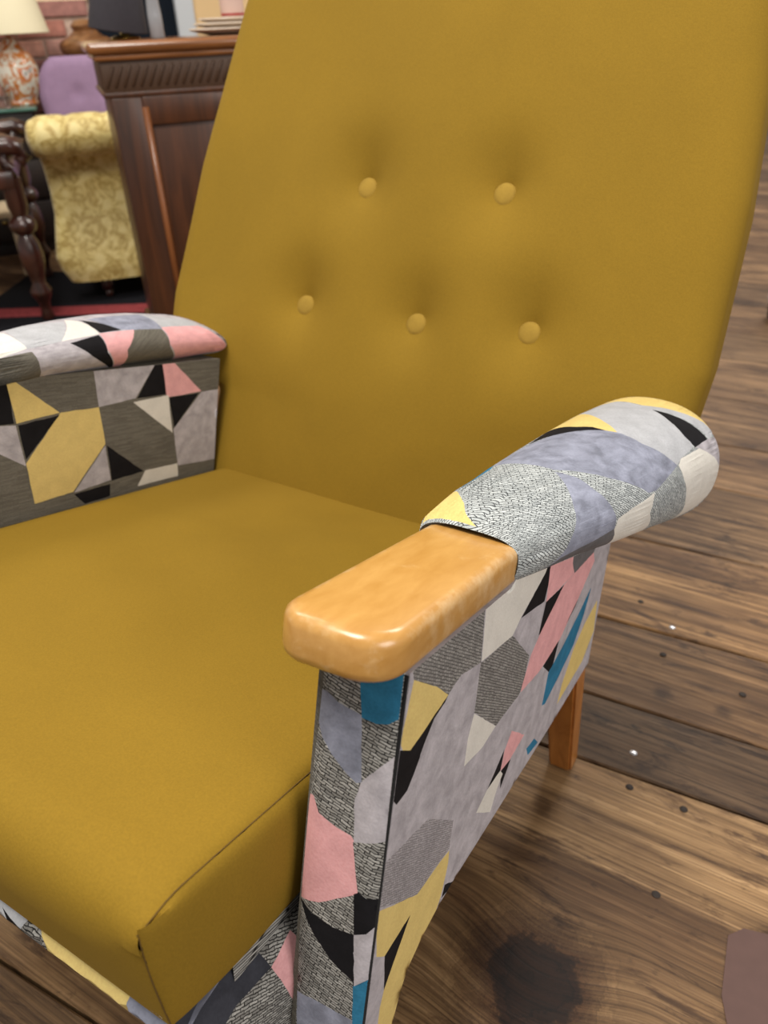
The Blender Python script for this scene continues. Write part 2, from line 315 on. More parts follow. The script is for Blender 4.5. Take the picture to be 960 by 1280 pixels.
('Y',[(0.4478,2.2619),(0.4708,2.241),(0.4888,2.0106),(0.4965,1.508),(0.5016,1.11),(0.5016,0.8378),(0.5041,0.6702),(0.5041,0.6702),(0.4862,0.9215),(0.4683,1.2147),(0.4503,1.5708),(0.4657,1.9687),(0.4606,2.2619)]),
('G',[(0.4708,0.6074),(0.5041,0.5655),(0.5016,0.2932),(0.4965,0.1047),(0.4759,0.2932),(0.4375,0.5445),(0.4273,0.5864)]),
('C',[(0.4375,0.5445),(0.4759,0.2932),(0.4965,0.1047),(0.4965,-0.1466),(0.4759,-0.5445),(0.4349,-0.7959),(0.3991,-0.1885),(0.3811,0.2304),(0.376,0.4608),(0.3862,0.5445)]),
('U',[(0.3734,0.4398),(0.3811,0.2094),(0.3965,-0.1466),(0.4375,-0.7959),(0.3427,-0.733),(0.3145,-0.0838),(0.317,0.2094)]),
('C',[(0.3196,0.2513),(0.317,0.1466),(0.3145,-0.0838),(0.3478,-0.733),(0.294,-0.7121),(0.2786,-0.733),(0.2581,-0.1047),(0.2606,0.0838),(0.2812,0.1676)]),
 ],
 'padL': [
('C',[(0.2043,1.0681),(0.2094,1.4032),(0.2017,1.885),(0.2017,2.4086),(0.1633,2.5761),(0.153,2.5133)]),
('L',[(0.2248,0.9844),(0.2914,1.508),(0.2453,2.4295),(0.1991,2.4504),(0.2017,1.885)]),
('C',[(0.3017,1.3823),(0.3068,1.6336),(0.3042,2.0735),(0.3017,2.3876),(0.2453,2.4295)]),
('K',[(0.3119,1.5708),(0.3247,1.9268),(0.3375,2.3457),(0.3042,2.3457),(0.3042,2.0735)]),
('A',[(0.3222,1.5917),(0.3709,1.5917),(0.417,1.5708),(0.4067,2.2201),(0.4016,2.4714),(0.3555,2.4086),(0.3375,2.3457),(0.3247,1.9268)]),
('L',[(0.417,1.5708),(0.4785,1.9687),(0.4759,2.3667),(0.4067,2.3876),(0.4067,2.2201)]),
('P',[(0.3017,2.3667),(0.3555,2.4086),(0.3401,2.8484),(0.335,4.1678),(0.3273,4.1469),(0.2991,2.995)]),
('K',[(0.253,2.5552),(0.2991,2.4086),(0.2991,3.0997),(0.3273,4.1469),(0.276,3.1416)]),
('B',[(0.3555,2.4086),(0.4016,2.4504),(0.4016,3.1416),(0.4298,4.0631),(0.335,4.1678),(0.3299,3.0997)]),
('P',[(0.4042,2.3876),(0.4785,2.3248),(0.5195,3.1416),(0.5221,3.5605),(0.4324,4.0631),(0.4016,3.0578)]),
('G',[(0.2017,2.618),(0.253,2.5552),(0.276,3.1416),(0.3273,4.1469),(0.3273,4.1678),(0.2145,4.0841),(0.1991,3.1206)]),
('B',[(0.153,2.5133),(0.1633,2.597),(0.2017,2.597),(0.2145,4.0841),(0.153,4.2097)]),
 ],
}
# ------------------------------------------------------------------ the armchair
CHAIR = thing('armchair', 'mustard velvet button back armchair with geometric patchwork arms and wooden arm ends', 'armchair', ROOT)
def inside(p, poly):
    c = False; x, y = p; j = len(poly)-1
    for i in range(len(poly)):
        (xi, yi), (xj, yj) = poly[i], poly[j]
        if (yi > y) != (yj > y) and x < (xj-xi)*(y-yi)/(yj-yi)+xi: c = not c
        j = i
    return c
def patches(outline, polys, step, default='G', jig=.0004, scl=(1, 1)):
    """cut a flat cloth outline along the woven patches; returns 2D points, triangles, material index"""
    pts, edges = [], []
    def add(poly, j=0):
        b = len(pts); k = 0; first = b
        n = len(poly)
        for i in range(n):
            (x0, y0), (x1, y1) = poly[i], poly[(i+1) % n]
            m = max(1, int(math.hypot((x1-x0)*scl[0], (y1-y0)*scl[1])/step))
            for q in range(m):
                t = q/m; dx, dy = (random.uniform(-j, j), random.uniform(-j, j)) if q else (0, 0)
                pts.append(Vector((x0+(x1-x0)*t+dx/scl[0], y0+(y1-y0)*t+dy/scl[1])))
        e = len(pts)
        for i in range(b, e): edges.append((i, i+1 if i+1 < e else b))
    add(outline)
    for k, poly in polys: add(poly, jig)
    xs = [p[0] for p in outline]; ys = [p[1] for p in outline]
    sx, sy = step/scl[0], step/scl[1]
    y = min(ys)+sy*.5
    while y < max(ys):
        x = min(xs)+sx*.5
        while x < max(xs):
            p = (x+random.uniform(-.15, .15)*sx, y+random.uniform(-.15, .15)*sy)
            if inside(p, outline): pts.append(Vector(p))
            x += sx
        y += sy
    V2, _, F, *_r = delaunay_2d_cdt(pts, edges, [], 0, 1e-6)
    tri, mi = [], []
    for f in F:
        c = sum((V2[i] for i in f), Vector((0, 0)))/len(f)
        if not inside(c, outline): continue
        k = default
        for kk, poly in polys:
            if inside(c, poly): k = kk
        tri.append(tuple(f)); mi.append(FK.index(k))
    return V2, tri, mi
def cloth(name, outline, polys, fn, back, parent, step=.008, default='G', turn=0):
    """patched cloth panel in the chair frame: fn maps 2D to (x, v, w); back moves a point to the panel's rear"""
    V2, tri, mi = patches(outline, polys, step, default)
    V = [loc(*fn(p.x, p.y)) for p in V2]; ct, st = math.cos(math.radians(turn)), math.sin(math.radians(turn)); uv = [(p.x*ct-p.y*st, p.x*st+p.y*ct) for p in V2]
    n = len(V)
    for p in outline:
        q = fn(*p); V.append(loc(*q)); V.append(loc(*back(*q))); r0_, r1_ = p[0]*ct-p[1]*st, p[0]*st+p[1]*ct; uv += [(r0_, r1_), (r0_+.025, r1_+.025)]
    m = len(outline)
    for i in range(m):
        a = n+2*i; b = n+2*((i+1) % m); tri.append((a, b, b+1, a+1)); mi.append(FK.index(default))
    tri.append(tuple(n+2*i+1 for i in range(m))[::-1]); mi.append(FK.index(default))
    o = mesh(name, V, tri, FM, parent, mi, uv, smooth=True)
    bm = bmesh.new(); bm.from_mesh(o.data); bmesh.ops.remove_doubles(bm, verts=bm.verts, dist=1e-5)
    bmesh.ops.recalc_face_normals(bm, faces=bm.faces); bm.to_mesh(o.data); bm.free()
    return auto(o, 35)

# seat cushion: six quilted faces that meet in stitched seams
def cushion():
    hx, v0, v1, w0, w1 = .248, -.118, .515, -.242, -.1435
    bm = bmesh.new()
    def soft(d, k): return 1-math.exp(-d/k)
    def face(fn, nu, nv):
        def sp(n):
            return [.5-.5*math.cos(math.pi*i/n) if n > 6 else i/n for i in range(n+1)]
        g = [[bm.verts.new(fn(a, b)) for b in sp(nv)] for a in sp(nu)]
        for i in range(nu):
            for j in range(nv): bm.faces.new((g[i][j], g[i+1][j], g[i+1][j+1], g[i][j+1]))
    L, D, Hh = 2*hx, v1-v0, w1-w0
    def out(a, b, la, lb, crown):
        da, db = min(a, 1-a)*la, min(b, 1-b)*lb
        return .0045*soft(da, .004)*soft(db, .004)+crown*(math.sin(math.pi*a)*math.sin(math.pi*b))**.7
    def dent(x, v):      # the front corners are pinched where three seams meet
        r = min(math.hypot(x-hx, v-v0), math.hypot(x+hx, v-v0)); return .0075*math.exp(-(r/.017)**2)
    def wob(x, v): return .0014*math.sin(x*31+v*17)*math.sin(v*23-x*9)
    def sheet(a, b):
        # one continuous top panel that rolls over the front; only the side seams and pinched corners are sewn
        x = -hx+L*a; k = soft(min(a, 1-a)*L, .022)
        vf, vb = v0-.009*k, v0+.026                      # front bulge, undercut towards the base
        r = .004+.026*k; Lt, Lf = v1-v0, w1-w0
        q = b*(Lt+Lf)
        if q < Lt: v, w = v1-(v1-vf)*q/Lt, w1
        else:
            g = (q-Lt)/Lf; v, w = vf+(vb-vf)*g**1.25, w1-Lf*g
        if abs(q-Lt) < r*1.6:
            t = (q-Lt+r*1.6)/(3.2*r); p0 = (vf+r*1.6, w1); p1 = (vf, w1); gg = r*1.6/Lf; p2 = (vf+(vb-vf)*gg**1.25, w1-r*1.6)
            v = p0[0]*(1-t)**2+2*p1[0]*t*(1-t)+p2[0]*t*t; w = p0[1]*(1-t)**2+2*p1[1]*t*(1-t)+p2[1]*t*t
        bb = min(1, max(0, (v1-v)/D))
        o = out(a, min(bb, .98), L, D, .010) if q < Lt+.02 else 0
        o *= max(0, min(1, (Lt+.02-q)/.06))
        return loc(x, v, w+o-dent(x, v)*(q < Lt+.02)+wob(x, v)*min(a, 1-a, bb, 1-bb)*6)
    def bot(a, b): return loc(-hx+L*a, v0+.026+(D-.026)*b, w0-out(a, b, L, D, .002))
    def rear(a, b): return loc(-hx+L*a, v1+out(a, b, L, Hh, .004), w0+Hh*b)
    def fv(a, b): return v0+.026*(1-b)**1.25*(1-a)**3*1.0+D*a
    def rs(a, b):
        x, v = hx, fv(a, b)
        return loc(hx+out(a, b, D, Hh, .006), v, w0+Hh*b+(.002*math.sin(v*40) if b < .5 else 0)-dent(hx, v)*(b > .97))
    def ls(a, b): return loc(-hx-out(a, b, D, Hh, .006), fv(a, b), w0+Hh*b)
    face(sheet, 70, 170); face(bot, 12, 12); face(rear, 20, 8); face(rs, 60, 24); face(ls, 30, 12)
    bmesh.ops.remove_doubles(bm, verts=bm.verts, dist=.0008)
    o = auto(bm_obj('seat_cushion', bm, MUSTARD, CHAIR), 75)
    for s in (1, -1):
        bm = bmesh.new()
        tube(bm, [loc(s*hx, fv(0, i/12), w0+Hh*i/12-(dent(hx, v0) if i == 12 else 0)) for i in range(13)]+[loc(s*(hx-dent(hx, v0+D*q)*0), v0+D*q, w1-dent(hx, v0+D*q)+.0001) for q in [.004, .01, .016, .022, .03, .04]+[.05+.05*i for i in range(20)]], .00045, 5)
        bm_obj('seam', bm, SEAM, o)
cushion()

# buttoned back
BA = math.radians(11)
def bpt(x, s, d):       # d: depth in front of the back plane
    return loc(x, .50+math.sin(BA)*s-math.cos(BA)*d, -.143+math.cos(BA)*s+math.sin(BA)*d)
BTN = [(-.0935, .405), (.0955, .409), (-.157, .248), (.0145, .246), (.1625, .256)]
def bw(s): return interp(s, [-.12, .120, .150, .24, .42, .54, .64, .74], [.284, .288, .376, .385, .374, .358, .344, .325])
def dimple(x, s):
    d = 0
    for bx, bs in BTN:
        dx, ds = x-bx, s-bs
        r = math.hypot(dx, ds); 
        d += .0185*math.exp(-(dx/.043)**2-((ds-.008)/.050)**2)+.0065*math.exp(-(r/.016)**2)
        # soft pleat running up from every button
        if ds > 0: d += .004*math.exp(-(dx/.014)**2)*math.exp(-ds/.05)*min(1, ds/.01)
    return d
def backrest():
    bm = bmesh.new(); s0, s1, R = -.12, .74, .036
    nx, ns = 150, 150
    def edge(t): return .5-.5*math.copysign(abs(math.cos(math.pi*t))**.8, math.cos(math.pi*t))
    def surf(a, b, front=True):
        s = s0+(s1-s0)*b
        W = bw(s)
        top = s1-s
        if top < .07: W -= .07*(1-math.sqrt(max(0, 1-((.07-top)/.07)**2)))
        x = -W+2*W*a
        e = min(W-abs(x), (s1-s), .3)
        k = max(0, 1-e/R)
        drop = .030*(1-math.sqrt(max(0, 1-k**2)))
        puff = .012*max(0, math.cos(x/W*math.pi/2))**.6*max(0, math.sin(math.pi*min(1, max(0, (s+.05)/.8))))**.5
        lump = .002*math.sin(x*19+2)*math.sin(s*14+.7)
        x -= (.008+.011*min(1, max(0, (.52-s)/.3)))*min(1, max(0, (s-.11)/.05))
        return bpt(x, s, puff+lump-dimple(x, s)-drop if front else -.095+drop*.7)
    for fr in (True, False):
        n1, n2 = (nx, ns) if fr else (24, 16)
        g = [[bm.verts.new(surf(edge(i/n1) if fr else i/n1, j/n2, fr)) for j in range(n2+1)] for i in range(n1+1)]
        for i in range(n1):
            for j in range(n2): bm.faces.new((g[i][j], g[i+1][j], g[i+1][j+1], g[i][j+1]))
        ring = [g[i][0] for i in range(n1+1)]+[g[n1][j] for j in range(1, n2+1)]+[g[i][n2] for i in range(n1-1, -1, -1)]+[g[0][j] for j in range(n2-1, 0, -1)]
        es = [bm.edges.get((ring[i], ring[(i+1) % len(ring)])) for i in range(len(ring))]
        if fr: e1 = es
        else: e2 = es
    bmesh.ops.bridge_loops(bm, edges=e1+e2)
    o = auto(bm_obj('backrest', bm, MUSTARD, CHAIR), 70)
    for (x, s) in BTN:
        bm = bmesh.new()
        prof = [(.0110, -.004), (.0134, -.0022), (.0143, .0), (.0139, .0022), (.0122, .0040), (.0085, .0052), (.004, .0057), (.0003, .0058)]
        rings = []
        base = .012*.8-dimple(x, s)+.0030
        for rr, h in prof:
            rings.append([bm.verts.new(bpt(x+rr*math.cos(q*math.pi/12), s+rr*math.sin(q*math.pi/12), base+h)) for q in range(24)])
        for A, B in zip(rings, rings[1:]):
            for q in range(24): bm.faces.new((A[q], A[(q+1) % 24], B[(q+1) % 24], B[q]))
        bm.faces.new(rings[0]); bm.faces.new(rings[-1])
        bm_obj('button', bm, MUST_BTN, o)
backrest()

# padded arm cloth
KV = [.153, .160, .20, .25, .30, .36, .42, .49, .535]
KI = [.246, .243, .244, .245, .247, .250, .252, .256, .258]
KO = [.324, .328, .344, .360, .374, .386, .396, .404, .404]
KT = {1: [.004, .010, .026, .037, .046, .056, .063, .068, .064], -1: [.045, .046, .053, .060, .064, .068, .068, .064, .05]}
KB = {1: [-.030, -.032, -.033, -.035, -.038, -.043, -.050, -.060, -.06], -1: [.006, .006, .006, .007, .008, .008, .009, .012, .012]}
def pad(v, th, side):
    xi, xo, wt, wb = interp(v, KV, KI), interp(v, KV, KO), interp(v, KV, KT[side]), interp(v, KV, KB[side])
    xc = (xi+xo)/2; a = (xo-xi)/2; wm = (wt+wb)/2; h = (wt-wb)/2
    k = min(1, max(0, (v-.49)/.05)); s = math.sqrt(max(0, 1-k**2.4))
    a *= .55+.45*s; h *= .45+.55*s
    n = 2/(2.15+.9*min(1, max(0, (.22-v)/.06)))
    c, sn = math.cos(th), math.sin(th)
    return side*(xc+a*math.copysign(abs(c)**n, c)), v, wm+h*math.copysign(abs(sn)**n, sn)
def arm_pad(side):
    key = 'padR' if side > 0 else 'padL'
    v0 = .153 if side > 0 else .03
    A0, A1, sc = -math.pi/2+1e-4, 1.5*math.pi-1e-4, .062
    out = [(v0, A0), (.538, A0), (.538, A1), (v0, A1)]
    V2, tri, mi = patches(out, PATTERN[key], .0055, 'U' if side > 0 else 'G', .0003, (1, sc))
    V = [loc(*pad(p.x, p.y, side)) for p in V2]; q7 = .67; uv = [(p.x*q7-p.y*sc*.74, p.x*.74+p.y*sc*q7) for p in V2]
    if side > 0:            # turned-in hem round the wooden arm end
        b = len(V); m = 40
        for k in range(m):
            th = A0+(A1-A0)*k/m; q = pad(v0, th, 1); V.append(loc(*q)); uv.append((v0, th*sc))
            c = (.2855, -.0145); V.append(loc(c[0]+(q[0]-c[0])*.86, v0+.008, c[1]+(q[2]-c[1])*.8)); uv.append((v0-.01, th*sc))
        for k in range(m):
            i, j = b+2*k, b+2*((k+1) % m); tri.append((i, j, j+1, i+1)); mi.append(FK.index('T'))
    b = len(V)              # rear end
    m = 24
    for k in range(m): V.append(loc(*pad(.538, A0+(A1-A0)*k/m, side))); uv.append((.538, 0))
    tri.append(tuple(range(b, b+m))); mi.append(FK.index('Y'))
    if side < 0:
        b = len(V)
        for k in range(m): V.append(loc(*pad(v0, A0+(A1-A0)*k/m, side))); uv.append((v0, 0))
        tri.append(tuple(range(b, b+m))); mi.append(FK.index('G'))
    o = mesh('arm_pad', V, tri, FM, CHAIR, mi, uv)
    bm = bmesh.new(); bm.from_mesh(o.data); bmesh.ops.remove_doubles(bm, verts=bm.verts, dist=2e-5)
    bmesh.ops.recalc_face_normals(bm, faces=bm.faces); bm.to_mesh(o.data); bm.free()
    return auto(o, 60)
arm_pad(1); arm_pad(-1)

# wooden arm ends: rounded board under the pad
def arm_wood(side):
    bm = bmesh.new()
    xi, xo, y0, y1, w0, w1 = .2515, .3228, -.030, .48 if side > 0 else .05, -.0295, .0
    ol = []
    def arc(cx, cy, r, a0, a1, n):
        for k in range(n+1):
            a = math.radians(a0+(a1-a0)*k/n); ol.append((cx+r*math.cos(a), cy+r*math.sin(a)))
    arc(xi+.020, y0+.022, .021, 180, 262, 8); arc(xo-.027, y0+.030, .027, 278, 360, 9)
    ol += [(xo, y1), (xi, y1)]
    # profile of the softened edge: inset, height
    R = .0075
    prof = [(R, w0)]+[(R*(1-math.sin(a)), w0+R*(1-math.cos(a))) for a in (math.pi/6, math.pi/3, math.pi/2)]+[(R*(1-math.cos(a)), w1-R*(1-math.sin(a))) for a in (.0, math.pi/6, math.pi/3, math.pi/2)]
    cx, cy = (xi+xo)/2, (y0+y1)/2
    n = len(ol); rings = []
    for ins, w in prof:
        ring = []
        for i, (x, y) in enumerate(ol):
            a, b = Vector(ol[i-1]), Vector(ol[(i+1) % n]); t = (b-a).normalized(); nn = Vector((-t.y, t.x))
            ring.append(bm.verts.new(loc(side*(x+nn.x*ins), y+nn.y*ins, w)))
        rings.append(ring)
    for A, B in zip(rings, rings[1:]):
        for k in range(n): bm.faces.new((A[k], A[(k+1) % n], B[(k+1) % n], B[k]))
    bm.faces.new(rings[0]); bm.faces.new(rings[-1])
    return auto(bm_obj('arm_end', bm, ARMWOOD, CHAIR), 50)
arm_wood(1); arm_wood(-1)

# arm sides: front post panel, outer panel, inner panel
BOT = [(.477, -.234), (.36, -.246), (.25, -.255), (.133, -.268), (.105, -.274), (.082, -.283), (.062, -.297), (.056, -.312), (.050, -.335), (.036, -.365), (.018, -.385), (.004, -.388)]
def arm_side(side):
    pr = PATTERN['side'] if side > 0 else []
    out = BOT+[(.0035, -.0285), (.15, -.0285), (.17, -.02), (.455, -.03), (.462, -.10)]
    def bulge(v, w): return .0025*math.sin(math.pi*min(1, max(0, v/.47)))*math.sin(math.pi*min(1, max(0, (w+.33)/.33)))
    fn = lambda v, w: (side*(.3222+bulge(v, w)), v, w)
    cloth('outer_arm_panel', out, pr, fn, lambda x, v, w: (side*.296, max(v, .004), w), CHAIR, .008, 'G', 29)
    fo = [(.270, -.022), (.2685, -.08), (.2655, -.145), (.2655, -.21), (.270, -.28), (.275, -.388), (.3205, -.388), (.3215, -.30), (.3215, -.19), (.3205, -.12), (.3195, -.022)]
    rnd = lambda x: .004*max(0, 1-(x-.2655)/.012)**2+.003*max(0, 1-(.3215-x)/.008)**2
    cloth('arm_front_panel', fo, PATTERN['front'], lambda x, w: (side*x, rnd(x), w), lambda x, v, w: (x, .045, w), CHAIR, .006, 'T', 10)
    bm = bmesh.new()        # dark piped gap in the corner and the stitched centre line
    tube(bm, [loc(side*.3208, .0040, -.03-.35*i/20) for i in range(21)], .0015, 6)
    bm_obj('corner_piping', bm, BLACKCLOTH, CHAIR)
    tp = .016 if side < 0 else -.02; io = [(.004, -.33), (.488, -.29), (.494, -.06), (.497, tp), (.004, tp)]
    cloth('inner_arm_panel', [(a, b) for a, b in io], PATTERN['inner'] if side < 0 else [], lambda v, w: (side*(.2525+.012*(side > 0)), v, w), lambda x, v, w: (side*.294, v, w), CHAIR, .010, 'B')
arm_side(1); arm_side(-1)

# upholstered base under the cushion
def base():
    o = [(-.094, -.237), (-.038, -.345), (.06, -.345), (.47, -.30), (.47, -.237)]
    cloth('seat_base', o, PATTERN['base'], lambda v, w: (.266+.002*math.sin(v*20)-.022*max(0, min(1, (w+.30)/.062))**2, v, w), lambda x, v, w: (.20, v, w), CHAIR, .007, 'T', 20)
    fo = [(-.262, -.238), (.250, -.238), (.264, -.343), (-.266, -.343)]
    fp = [('L', [(-.27, -.24), (.12, -.24), (.09, -.30), (.06, -.35), (-.27, -.35)]), ('K', [(.09, -.255), (.135, -.265), (.165, -.29), (.13, -.30)]), ('Y', [(.10, -.24), (.205, -.24), (.225, -.345), (.15, -.345), (.17, -.29), (.13, -.255)]), ('A', [(.205, -.24), (.266, -.24), (.266, -.35), (.225, -.35)]),
          ('P', [(-.1, -.25), (-.02, -.25), (-.05, -.34)]), ('Y', [(-.22, -.25), (-.14, -.25), (-.16, -.33), (-.23, -.33)])]
    f = lambda x, w: (x, -.099+(-.245-w)*.62+.03*max(0, (w+.262)/.017)**2, w)
    cloth('front_rail', fo, fp, f, lambda x, v, w: (x, v+.25, w), CHAIR, .008, 'T')
    lo = [(-.10, -.243), (-.062, -.343), (.47, -.30), (.47, -.243)]
    cloth('seat_base', lo, [], lambda v, w: (-.266, v, w), lambda x, v, w: (-.20, v, w), CHAIR, .03, 'G')
base()

# tapered square legs, square to the tilted frame
def leg(x0, x1, v0, v1, wt, foot):
    """top rectangle at height wt; foot = world (x0, x1, y0, y1) on the floor"""
    fx0, fx1, fy0, fy1 = foot
    bm = bmesh.new()
    b = [Vector((fx0, fy0, 0))-ROOT, Vector((fx1, fy0, 0))-ROOT, Vector((fx1, fy1, 0))-ROOT, Vector((fx0, fy1, 0))-ROOT]
    t = [loc(x0, v0, wt), loc(x1, v0, wt), loc(x1, v1, wt), loc(x0, v1, wt)]
    vs = hexa(bm, b+t)
    bmesh.ops.bevel(bm, geom=list(bm.edges), offset=.003, segments=2, affect='EDGES')
    return auto(bm_obj('leg', bm, LEGWOOD, CHAIR), 40)
for s in (1, -1):
    def mx(a, b): return (a, b) if s > 0 else (-b, -a)
    r = mx(.280, .320); q = mx(.2815, .3115)
    leg(r[0], r[1], .425, .465, -.20, (q[0], q[1], .425, .455))
    r = mx(.272, .316); q = mx(.276, .308)
    leg(r[0], r[1], .006, .05, -.34, (q[0], q[1], -.152, -.120))
# ------------------------------------------------------------------ floor: old boards
def board_mat():
    m, nt, p = nm('old_floor_board')
    t = nt.nodes.new('ShaderNodeTexCoord'); oi = nt.nodes.new('ShaderNodeObjectInfo')
    add = N(nt, 'ShaderNodeVectorMath', operation='MULTIPLY_ADD')
    rv = nt.nodes.new('ShaderNodeCombineXYZ')
    for i in range(3): nt.links.new(oi.outputs['Random'], rv.inputs[i])
    nt.links.new(rv.outputs[0], add.inputs[0]); add.inputs[1].default_value = (37, 11, 5); nt.links.new(t.outputs['Object'], add.inputs[2])
    # knots swirl the grain
    vk = N(nt, 'ShaderNodeVectorMath', operation='DISTANCE'); nt.links.new(t.outputs['Object'], vk.inputs[0]); vk.inputs[1].default_value = KNOT
    kn = N(nt, 'ShaderNodeMapRange'); kn.inputs['From Min'].default_value = .0; kn.inputs['From Max'].default_value = .13; kn.inputs['To Min'].default_value = 1; kn.inputs['To Max'].default_value = 0
    kn.interpolation_type = 'SMOOTHSTEP'; nt.links.new(vk.outputs['Value'], kn.inputs['Value'])
    ks = N(nt, 'ShaderNodeMath', operation='MULTIPLY'); nt.links.new(kn.outputs[0], ks.inputs[0]); ks.inputs[1].default_value = .032
    sep = nt.nodes.new('ShaderNodeSeparateXYZ'); nt.links.new(add.outputs[0], sep.inputs[0])
    ya = N(nt, 'ShaderNodeMath', operation='ADD'); nt.links.new(sep.outputs[1], ya.inputs[0]); nt.links.new(ks.outputs[0], ya.inputs[1])
    cb = nt.nodes.new('ShaderNodeCombineXYZ'); nt.links.new(sep.outputs[0], cb.inputs[0]); nt.links.new(ya.outputs[0], cb.inputs[1])
    def sc(s):
        mp = N(nt, 'ShaderNodeMapping'); mp.inputs['Scale'].default_value = s; nt.links.new(cb.outputs[0], mp.inputs[0]); return mp.outputs[0]
    g1 = noise(nt, sc((1.6, 75, 1)), 1, 8, .68, .25); g2 = noise(nt, sc((4, 420, 1)), 1, 4, .65, .1); big = noise(nt, sc((2.0, 7, 1)), 1, 5, .62, .5); spot = noise(nt, sc((14, 34, 1)), 1, 6, .7, .4)
    base = ramp(nt, g1, [(.30, lin(94, 70, 46)), (.5, lin(158, 126, 88)), (.70, lin(204, 169, 124))])
    base = mix(nt, 1, base, ramp(nt, big, [(.37, (.36, .31, .29, 1)), (.60, (1, 1, 1, 1))]), 'MULTIPLY')
    base = mix(nt, .9, base, ramp(nt, g2, [(.36, (.50, .47, .46, 1)), (.56, (1, 1, 1, 1))]), 'MULTIPLY')
    base = mix(nt, 1, base, ramp(nt, spot, [(.30, (.28, .25, .25, 1)), (.41, (1, 1, 1, 1))]), 'MULTIPLY')
    wear = noise(nt, sc((5, 30, 1)), 1, 8, .75, 1.2)
    base = mix(nt, 1, base, ramp(nt, wear, [(.38, (.42, .37, .35, 1)), (.47, (1, 1, 1, 1))]), 'MULTIPLY')
    scr = noise(nt, sc((1.1, 190, 1)), 1, 3, .5, .1)
    base = mix(nt, 1, base, ramp(nt, scr, [(.30, (.40, .36, .34, 1)), (.36, (1, 1, 1, 1))]), 'MULTIPLY')
    for kx, ky, kr in SMALL:
        dv = N(nt, 'ShaderNodeVectorMath', operation='DISTANCE'); nt.links.new(t.outputs['Object'], dv.inputs[0]); dv.inputs[1].default_value = (kx, ky, 0)
        dn = N(nt, 'ShaderNodeMath', operation='MULTIPLY_ADD'); nt.links.new(noise(nt, t.outputs['Object'], 60, 4, .7), dn.inputs[0]); dn.inputs[1].default_value = kr; nt.links.new(dv.outputs['Value'], dn.inputs[2])
        base = mix(nt, 1, base, ramp(nt, dn.outputs[0], [(kr*.9, (.42, .38, .36, 1)), (kr*1.5, (1, 1, 1, 1))]), 'MULTIPLY')
    base = mix(nt, 1, base, oi.outputs['Color'], 'MULTIPLY')
    # the knot itself
    kd = noise(nt, t.outputs['Object'], 26, 6, .72); 
    kl = N(nt, 'ShaderNodeMath', operation='MULTIPLY_ADD'); nt.links.new(kd, kl.inputs[0]); kl.inputs[1].default_value = .075; nt.links.new(vk.outputs['Value'], kl.inputs[2])
    rc = nt.nodes.new('ShaderNodeCombineXYZ'); nt.links.new(kl.outputs[0], rc.inputs[0])
    rings = noise(nt, rc.outputs[0], 150, 3, .6)
    halo = ramp(nt, kl.outputs[0], [(.076, lin(92, 72, 66)), (.083, lin(100, 84, 78)), (.089, lin(170, 152, 142)), (.12, (1, 1, 1, 1))])
    base = mix(nt, 1, base, halo, 'MULTIPLY')
    rk = ramp(nt, vk.outputs['Value'], [(.05, (1, 1, 1, 1)), (.12, (0, 0, 0, 1))])
    base = mix(nt, rk, base, mix(nt, 1, base, ramp(nt, rings, [(.40, (.45, .42, .41, 1)), (.55, (1, 1, 1, 1))]), 'MULTIPLY'))
    nt.links.new(base, p.inputs['Base Color'])
    rr = N(nt, 'ShaderNodeMapRange'); nt.links.new(g1, rr.inputs['Value']); rr.inputs['To Min'].default_value = .62; rr.inputs['To Max'].default_value = .42
    nt.links.new(rr.outputs[0], p.inputs['Roughness']); p.inputs['Specular IOR Level'].default_value = .35
    h = N(nt, 'ShaderNodeMath', operation='ADD'); nt.links.new(g1, h.inputs[0]); nt.links.new(g2, h.inputs[1])
    bump(nt, p, h.outputs[0], .35, .002)
    return m
KNOT = (.366, .153, 0)
SMALL = ((.381, .626, .018), (.466, .632, .016), (.385, .742, .010), (.30, .36, .02))
BOARD = board_mat()
PLROT = math.radians(3.564); PC, PS = math.cos(PLROT), math.sin(PLROT)
floor = box_obj('floor', (-6, -2.0, -.06), (4, 10, -.022), plain('dark_floor_gap', lin(24, 17, 13), .9), None, 0)
floor['kind'] = 'structure'
